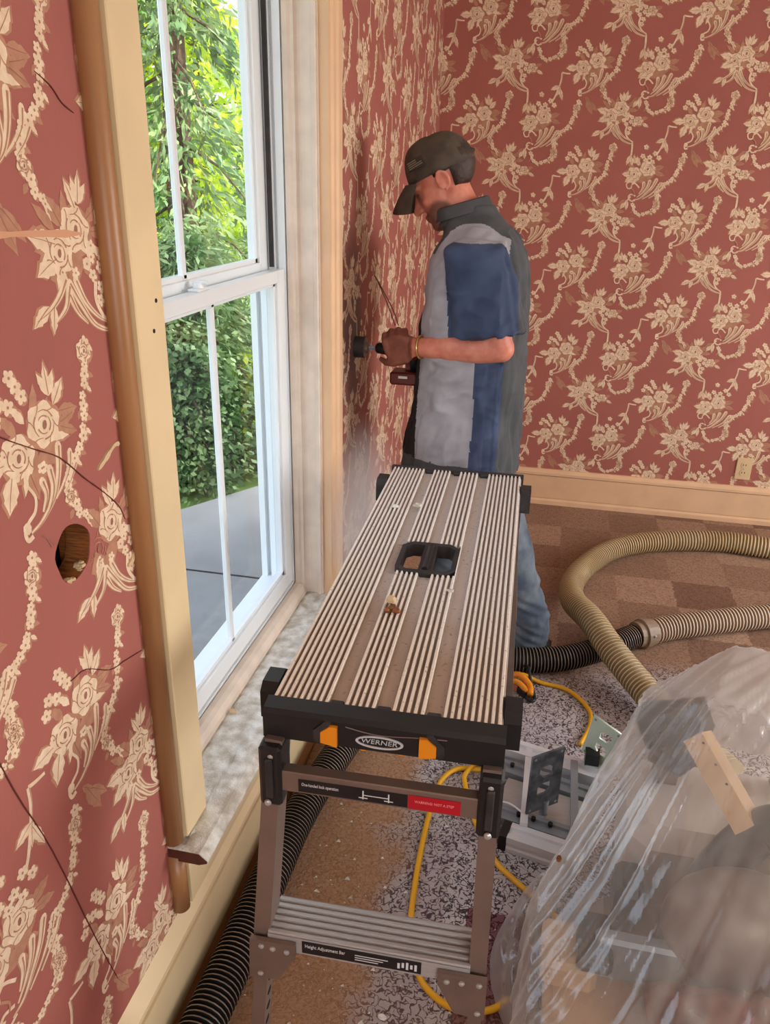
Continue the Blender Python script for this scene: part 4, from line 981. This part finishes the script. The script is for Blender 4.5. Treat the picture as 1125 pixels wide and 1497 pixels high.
for s_ in (-1, 1):
    body.ell(H(.062, s_*.040, -.025), (.022, .022, .02), HR, 10, 8)   # cheek
    er = HR @ Matrix.Rotation(s_*.35, 3, 'Z')
    body.ell(H(-.008, s_*.078, -.002), (.017, .006, .029), er, 12, 8)    # ear
    body.tube([H(-.008+.018*math.cos(t), s_*(.084+.004*math.sin(t)), .002+.028*math.sin(t)) for t in [2*PI*i/14-.9 for i in range(12)]], .0048, 8)
limb(body, [(-.30, CY, 1.47), (-.325, CY, 1.53), (-.355, CY, 1.59)], [.072, .064, .060])
body.loft([ring((-.26, CY, z), rx, ry) for z, rx, ry in ((.80, .12, .15), (.95, .13, .15), (1.15, .135, .155), (1.33, .13, .15), (1.42, .10, .12), (1.49, .07, .08))])
# legs inside the jeans
LK = [(-.25, 2.53, .80), (-.10, 2.53, .48), (-.002, 2.585, .10)]; RK = [(-.27, 2.68, .80), (-.36, 2.73, .48), (-.33, 2.76, .10)]
limb(body, LK, [.085, .058, .042]); limb(body, RK, [.085, .058, .042])
# arms
LS, LE, LW = Vector((-.25, 2.43, 1.44)), Vector((-.160, 2.395, 1.165)), Vector((-.425, 2.468, 1.140))
RS, RE, RW = Vector((-.27, 2.77, 1.44)), Vector((-.26, 2.82, 1.17)), Vector((-.415, 2.70, 1.10))
limb(body, [LS+Vector((0, .02, -.03)), LE.lerp(LS, .35), LE+Vector((-.005, 0, .005))], [.048, .048, .043])
limb(body, [LE, LE.lerp(LW, .25), LE.lerp(LW, .6), LW], [.042, .047, .040, .030])
limb(body, [RS+Vector((0, -.02, -.03)), RE.lerp(RS, .35), RE], [.048, .048, .043]); limb(body, [RE, RE.lerp(RW, .3), RW], [.043, .045, .030])
# left hand over the drill body: palm on the near side, four fingers over the top, thumb below
DA = Vector((-.50, 2.555, 1.115))     # drill body axis point (axis runs along x)
body.loft([[LW+Vector((-.01, y, z)) for y, z in ((-.018, -.03), (.018, -.03), (.020, .03), (-.018, .03))],
           [Vector((-.455, 2.492, 1.128))+Vector((0, y, z)) for y, z in ((-.020, -.042), (.016, -.042), (.020, .040), (-.016, .040))],
           [Vector((-.495, 2.505, 1.125))+Vector((0, y, z)) for y, z in ((-.018, -.048), (.014, -.048), (.020, .046), (-.014, .046))],
           [Vector((-.532, 2.515, 1.122))+Vector((0, y, z)) for y, z in ((-.014, -.040), (.010, -.040), (.016, .034), (-.010, .034))]])
for q, (x, z, L) in enumerate(((-.542, 1.146, 1.0), (-.520, 1.160, 1.08), (-.497, 1.166, 1.0), (-.474, 1.164, .84))):
    k = Vector((x, 2.510, z)); limb(body, [k+Vector((.012, -.002, -.035)), k, k+Vector((-.006, .028*L, .014)), k+Vector((-.008, .060*L, .006)), k+Vector((-.006, .078*L, -.022))], [.012, .0115, .0105, .0095, .008], 10)
limb(body, [(-.475, 2.500, 1.090), (-.510, 2.505, 1.076), (-.538, 2.520, 1.073), (-.558, 2.540, 1.080)], [.016, .013, .011, .009], 10)
# right hand closed round the pistol grip
GP = Vector((-.445, 2.615, 1.06))
body.loft([[RW+Vector((-.005, y, z)) for y, z in ((-.02, -.03), (.018, -.03), (.018, .03), (-.02, .03))], [GP+Vector((.025, y+.03, z)) for y, z in ((-.02, -.04), (.016, -.04), (.016, .036), (-.02, .036))], [GP+Vector((-.005, y+.035, z)) for y, z in ((-.016, -.04), (.012, -.04), (.012, .034), (-.016, .034))]])
for q in range(4):
    z = GP.z+.028-.02*q; limb(body, [(GP.x-.005, GP.y+.034, z), (GP.x-.034, GP.y+.018, z), (GP.x-.036, GP.y-.014, z), (GP.x-.014, GP.y-.024, z)], [.011, .0105, .0095, .0085], 10)
limb(body, [(GP.x+.02, GP.y+.02, GP.z+.03), (GP.x+.012, GP.y-.015, GP.z+.038), (GP.x-.02, GP.y-.03, GP.z+.036)], [.014, .012, .009], 10)
def face_skin():
    n = M['skin'].node_tree; b = n.nodes['Principled BSDF']; src = b.inputs['Base Color'].links[0].from_socket
    g = n.nodes.new('ShaderNodeNewGeometry').outputs['Position']; k = None
    for q, r_ in ((H(.062, 0, -.092), .062), (H(.045, .045, -.080), .050), (H(.045, -.045, -.080), .050)):
        vd = n.nodes.new('ShaderNodeVectorMath'); vd.operation = 'DISTANCE'; n.links.new(g, vd.inputs[0]); vd.inputs[1].default_value = q
        d = mth(n, 'SUBTRACT', 1, sstep(n, vd.outputs['Value'], r_*.7, r_*1.05)); k = d if k is None else mth(n, 'MAXIMUM', k, d)
    n.links.new(mixc(n, mth(n, 'MULTIPLY', k, .85), src, lin((92, 60, 50))), b.inputs['Base Color'])
face_skin()
bo_ = remesh(body, 'body', [M['skin'], M['stubble'], M['skindirty']], .0052, 3, .5)
off = man.location
for p_ in bo_.data.polygons:
    c = p_.center+off; l = HR.transposed() @ (c-HC)
    if c.x < -.44 and c.z < 1.3 and c.z > .95: p_.material_index = 2
# hair under the cap
hr = MB(); hr.ell(H(-.012, 0, .040), (.1035, .0795, .092), HR, 24, 16)
ho = hr.build('hair', M['hair'], man, True); bm = bmesh.new(); bm.from_mesh(ho.data)
dl = [v for v in bm.verts if (lambda l: l.x > .045-(.02 if l.z > .03 else 0) or (l.x > -.018 and l.z < .012) or l.z < -.040)(HR.transposed() @ (v.co+off-HC))]
bmesh.ops.delete(bm, geom=dl, context='VERTS'); bm.to_mesh(ho.data); bm.free()
sm = ho.modifiers.new('thick', 'SOLIDIFY'); sm.thickness = .006; sm.offset = -1
# eyes
for s_ in (-1, 1): MB().ell(H(.082, s_*.030, .000), (.007, .010, .007), HR, 10, 8).build('eye', M['stubble'], man, True)
# cap: crown, brim, band patch, strap
cp = MB(); crown = []
for i in range(11):
    t = i/10; th = t*PI/2; rr = math.cos(th)**.75 if t < 1 else .02; hgt = .030+.108*math.sin(th)
    crown.append([H(-.006+.108*rr*math.cos(a)-.010*t, .083*rr*math.sin(a), hgt+.010*math.cos(a)*(1-t)+(.012 if math.cos(a) > .2 else 0)*math.sin(PI*t)) for a in [2*PI*j/32 for j in range(32)]])
cp.loft(crown)
co_ = cp.build('cap', M['cap'], man, True)
bm_ = MB(); top, bot = [], []
for i in range(7):
    r_ = i/6
    top.append([H(.060+.050*math.cos(a)*(1-.2*r_)+.085*r_*math.cos(a*.55), .080*math.sin(a)*(1-.18*r_), .030-.020*r_+.020*math.cos(a)-.012*r_-.012*abs(math.sin(a))**2*r_-.018*r_*r_) for a in [-1.45+2.9*j/18 for j in range(19)]])
bot = [[p-HU*.004 for p in r_] for r_ in top]
bm_.loft(top, closed=False, caps=False); bm_.loft(bot, closed=False, caps=False); bm_.loft([top[-1], bot[-1]], closed=False, caps=False)
bm_.build('brim', M['cap'], co_, True)
pm = frame_mtx(H(.045, .0815, .082), tuple(HF), tuple(HU-HS*.35)); pm_loc = Matrix.Translation(-man.location) @ pm
mesh_obj('flag_patch', curve_plate([(-.026, -.014), (.026, -.014), (.026, .014), (-.026, .014)], [], .004), M['capdark'], co_, pm_loc)
for k in range(4): mesh_obj('flag_stripe', curve_plate([(-.022+(.016 if k > 1 else 0), -.010+k*.006), (.022, -.010+k*.006), (.022, -.0075+k*.006), (-.022+(.016 if k > 1 else 0), -.0075+k*.006)], [], .006), M['patch'], co_, pm_loc)
MB().tube([H(-.085, -.04+.08*i/6, .045-.006*math.sin(PI*i/6))-HF*.030*math.sin(PI*i/6) for i in range(7)], .007, 8).build('strap', M['capdark'], co_, True)
# shirt
sh = MB()
TR = [(.715, -.285, .200, .195), (.80, -.28, .190, .19), (.95, -.272, .180, .182), (1.08, -.268, .174, .180), (1.20, -.268, .170, .184), (1.32, -.262, .160, .192), (1.40, -.256, .148, .196), (1.455, -.258, .128, .180), (1.50, -.272, .100, .130), (1.535, -.290, .082, .085), (1.56, -.300, .076, .076)]
sh.loft([ring((c, CY, z), rx, ry, 28, 2.4) for z, c, rx, ry in TR])
def sleeve(S, E, sg):
    a = S; b = E+(S-E)*.10; P = [a+Vector((.0, -sg*.055, .02)), a, a.lerp(b, .35), a.lerp(b, .7), b]
    rings = []
    for i, (p, rx, ry) in enumerate(zip(P, (.070, .090, .100, .100, .104), (.075, .082, .078, .072, .070))):
        rings.append([(p.x-.028*(i/4)+rx*math.cos(t), p.y+ry*math.sin(t), p.z+.012+rx*math.cos(t)*(.12*i/4)) for t in [2*PI*j/22 for j in range(22)]])
    sh.loft(rings)
sleeve(LS+Vector((.0, 0, -.005)), LE, -1); sleeve(RS, RE, 1)
so_ = remesh(sh, 'shirt', [M['s_grey'], M['s_navy'], M['s_char'], M['s_black']], .0050, 8, .5)
me = so_.data
NR = [v.normal.copy() for v in me.vertices]
for v in me.vertices:
    p = v.co+off; n_ = NR[v.index]
    w1 = mnoise.noise((p.x*9+p.z*5, p.y*9, p.z*7-p.x*4)); w2 = mnoise.noise((p.x*22-p.z*14, p.y*20, p.z*16))
    k = .013*w1+.006*w2+.008*(.4-abs(mnoise.noise((p.x*8+p.z*9, p.y*6, p.z*11-p.x*6))))
    if p.y < 2.45 and p.z < 1.40: k += .016*(.35-abs(mnoise.noise((p.x*11+p.z*13, p.y*8, p.z*20-p.x*9))))*min(1, (1.42-p.z)*8)
    if p.x > -.17: k += .009*mnoise.noise((p.x*20+p.y*38, p.y*10, p.z*3.5))
    if -.43 < p.x < -.2 and p.z < 1.15: k += .010*(.35-abs(mnoise.noise((p.x*16-p.z*7, p.y*6, p.z*6+p.x*8))))
    if p.z < 1.0: k += .006*mnoise.noise((p.x*30, p.y*30, p.z*6))
    if p.z > 1.50: k *= .3
    v.co += n_*k
me.update()
for p_ in me.polygons:
    c = p_.center+off
    xs = -.25+(1.44-c.z)*.10
    if abs(c.y-CY) > .168 and 1.15 < c.z < 1.462 and -.098 < c.x-xs < .118: idx = 1
    elif c.z > 1.535: idx = 2
    elif abs(c.y-CY) > .115 and c.z > 1.35 and c.x < -.16: idx = 0
    elif c.x < -.42 and c.z > .78: idx = 3
    elif c.x < -.235 and c.z < 1.42 and c.z > .78: idx = 0
    elif c.z <= .78 and c.x < -.235: idx = 2
    elif c.x < -.15 and c.z < 1.30: idx = 1
    else: idx = 2
    p_.material_index = idx
# standing collar
cl = MB(); rings = []
for k, (dz, gr) in enumerate(((-.02, .012), (.0, .004), (.018, .001), (.030, .004), (.026, .010), (-.004, .016))):
    rings.append([(-.318+(.074+gr)*math.cos(t)-.38*dz+.0, CY+(.074+gr)*math.sin(t), 1.535+dz+.30*(.074+gr)*math.cos(t)) for t in [2*PI*j/28 for j in range(28)]])
cl.loft(rings, caps=False).build('collar', M['s_char'], so_, True)
# jeans
jn = MB()
jn.loft([ring((c, CY, z), rx, ry, 24) for z, c, rx, ry in ((.70, -.265, .155, .165), (.80, -.262, .140, .150), (.88, -.26, .12, .13))])
limb(jn, [Vector(LK[0]), Vector(LK[0]).lerp(Vector(LK[1]), .6), Vector(LK[1]), Vector(LK[1]).lerp(Vector(LK[2]), .5)+Vector((.005, 0, 0)), (.004, 2.58, .16), (.006, 2.585, .085)], [.095, .092, .085, .080, .076, .074], 18)
limb(jn, [Vector(RK[0]), Vector(RK[0]).lerp(Vector(RK[1]), .6), Vector(RK[1]), (-.345, 2.745, .25), (-.33, 2.76, .085)], [.095, .092, .085, .078, .072], 18)
jo = remesh(jn, 'jeans', [M['jeans']], .008, 4, .5)
NR = [v.normal.copy() for v in jo.data.vertices]
for v in jo.data.vertices:
    p = v.co+off; k = .006*mnoise.noise((p.x*14, p.y*14, p.z*12))
    if p.z < .34: k += .018*(.3-abs(mnoise.noise((p.x*7, p.y*6+p.x*4, p.z*26+p.x*12))))*(1-.4*p.z/.34)*1.3
    v.co += NR[v.index]*k
jo.data.update()
def shoe(x, y):
    s_ = MB(); R_ = []
    for t, w_, h_ in ((0, .030, .06), (.15, .040, .085), (.35, .042, .09), (.55, .043, .075), (.75, .048, .055), (.92, .042, .045), (1, .02, .03)):
        xx = x+.085-.285*t; R_.append([(xx, y+w_*math.cos(a), .002+max(0, h_*.5+h_*.5*math.sin(a))) for a in [2*PI*j/16 for j in range(16)]])
    o = s_.loft(R_).build('shoe', M['shoe'], man, True)
    MB().loft([[(px_, y+s2*wd, z) for px_, wd, s2 in ((x+.09, .028, 1), (x-.10, .050, 1), (x-.19, .03, 1), (x-.205, .0, 1), (x-.19, .03, -1), (x-.10, .050, -1), (x+.09, .028, -1))] for z in (0, .016)]).build('sole', M['black'], o)
shoe(.01, 2.59); shoe(-.34, 2.76)
# bracelet
bt = (LW-LE).normalized(); ba = bt.orthogonal().normalized(); bb = bt.cross(ba); bc_ = LW-bt*.012
MB().tube([bc_+(ba*math.cos(t)+bb*math.sin(t))*.0345 for t in [2*PI*i/28 for i in range(29)]], .0042, 8).build('bracelet', M['gold'], man, True)

# drill with hole saw
dr = empty('cordless_drill', (-.5, 2.555, 1.115)); tag(dr, 'dark red cordless drill with hole saw pressed against the wall', 'drill')
ax = lambda x: (x, 2.555, 1.112)
MB().tube([ax(-.40), ax(-.41), ax(-.50), ax(-.54)], [.022, .031, .032, .027], 20).build('motor_housing', M['drillred'], dr, True)
MB().tube([ax(-.54), ax(-.552), ax(-.575), ax(-.580)], [.020, .020, .017, .012], 18).build('chuck', M['black'], dr, True)
MB().tube([ax(-.578), ax(-.607)], .006, 10).build('shank', M['alud'], dr)
hs = MB().tube([ax(-.603), ax(-.605), ax(-.613), ax(-.615)], [.012, .019, .019, .034], 24).build('arbor', M['rail'], dr)
MB().tube([ax(-.615), ax(-.6495)], .035, 28).build('hole_saw', M['dustyblack'], dr)
MB().bar((-.445, 2.565, 1.10), (-.445, 2.60, 1.02), .04, .034).build('grip', M['black'], dr)
bt_ = MB().box(-.53, -.405, 2.545, 2.625, .995, 1.038, bev=.006).build('battery', M['drillred'], dr)
MB().box(-.50, -.47, 2.5435, 2.546, 1.018, 1.026).build('battery_label', M['whiteprint'], bt_)
# thin wire standing up from the hand
o = MB().tube(catmull([(-.515, 2.545, 1.19), (-.545, 2.56, 1.255), (-.585, 2.57, 1.33), (-.592, 2.57, 1.338), (-.588, 2.575, 1.335), (-.555, 2.565, 1.285), (-.525, 2.56, 1.235), (-.505, 2.55, 1.19)], 6), .0018, 6).build('bent_wire', M['wire'], None, True)
tag(o, "thin bent wire loop rising from the man's hands", 'wire')

# ================================================================== DEBRIS
def flake(loc, s, m, label, cat='flake', rot=0, group=None):
    rnd = random.Random(int(loc[0]*1e4+loc[1]*1e5)); n = 7
    ring_ = [(math.cos(2*PI*i/n+rot)*s*(.7+.5*rnd.random()), math.sin(2*PI*i/n+rot)*s*.6*(.7+.5*rnd.random())) for i in range(n)]
    mb = MB().loft([[(loc[0]+a, loc[1]+b, loc[2]+.0002) for a, b in ring_], [(loc[0]+a*.96, loc[1]+b*.96, loc[2]+.003+.003*rnd.random()) for a, b in ring_]])
    return tag(mb.build('plaster_flake', m, None), label, cat, group)
flake((-.351, 1.79, DZ), .011, M['dust'], 'pale flake on the left ribs near the far end of the deck', rot=.3)
flake((-.298, 1.81, DZ), .012, M['dust'], 'pale flake by the channel near the far end of the deck', rot=1)
flake((-.155, 1.385, DZ), .008, M['dust'], 'small pale chip on the right half of the deck beyond the debris clump')
flake((-.690, 1.50, .402), .013, M['plaster'], 'tan plaster flake lying on the dusty window stool', rot=.5)
flake((-.215, 1.10, .0), .010, M['dust'], 'pale chip on the carpet beneath the platform step')
cm = MB(); rnd = random.Random(4)
for i in range(16):
    a = rnd.random()*6.28; q = rnd.random()*.016; s_ = .003+.004*rnd.random()
    cm.ell((-.252+q*math.cos(a), 1.285+q*1.3*math.sin(a), DZ+s_*.6), (s_, s_, s_*.8), n=6, m=4, mi=0)
cmo = cm.build('debris_clump', [M['lath']], None); tag(cmo, 'clump of brown wood chips with a pale plaster lump on the deck', 'debris')
MB().ell((-.258, 1.305, DZ+.010), (.011, .010, .009), n=7, m=5).build('plaster_lump', M['plaster'], cmo)
cr = MB()
for i in range(420):
    x = -.58+.75*rnd.random()**1.5; y = .95+1.3*rnd.random(); s_ = .0018+.0045*rnd.random()**3
    if i % 7 == 0: s_ *= 1.6
    cr.add([(x-s_, y-s_*.6, .0005), (x+s_, y-s_*.4, .0005), (x+s_*.2, y+s_, .0005), (x, y, .0005+s_*1.1)], [(0, 1, 3), (1, 2, 3), (2, 0, 3), (0, 2, 1)])
tag(cr.build('plaster_crumbs', M['dust'], None), 'tiny pale plaster crumbs scattered over the carpet', 'crumbs', kind='stuff')

# ================================================================== DRILL DUST HANGING IN THE AIR
def hazemat():
    m = bpy.data.materials.new('floating_dust'); m.use_nodes = True; n = m.node_tree
    for x in list(n.nodes):
        if x.type != 'OUTPUT_MATERIAL': n.nodes.remove(x)
    out = n.nodes['Material Output']
    g = n.nodes.new('ShaderNodeNewGeometry').outputs['Position']
    def sub(c, r):
        mp = n.nodes.new('ShaderNodeMapping'); mp.vector_type = 'POINT'
        mp.inputs['Scale'].default_value = tuple(1/v for v in r); mp.inputs['Location'].default_value = tuple(-a/b for a, b in zip(c, r))
        n.links.new(g, mp.inputs[0]); vl = n.nodes.new('ShaderNodeVectorMath'); vl.operation = 'LENGTH'; n.links.new(mp.outputs[0], vl.inputs[0]); return vl.outputs['Value']
    d = sub((-.545, 2.24, .64), (.15, .28, .36))
    k = mth(n, 'SUBTRACT', 1, sstep(n, d, .0, 1.0))
    k = mth(n, 'MULTIPLY', k, mth(n, 'ADD', .4, noise(n, g, 6, 2)))
    scn.cycles.volume_bounces = 4
    v = n.nodes.new('ShaderNodeVolumeScatter'); v.inputs['Color'].default_value = (.96, .97, 1, 1)
    n.links.new(mth(n, 'MULTIPLY', k, 4.5), v.inputs['Density']); n.links.new(v.outputs[0], out.inputs['Volume'])
    return m
hz = MB().ell((-.54, 2.26, .67), (.105, .25, .30), None, 20, 12).build('dust_haze', hazemat(), None, True)
tag(hz, 'pale haze of drilling dust hanging beside the far window casing', 'dust', kind='stuff')
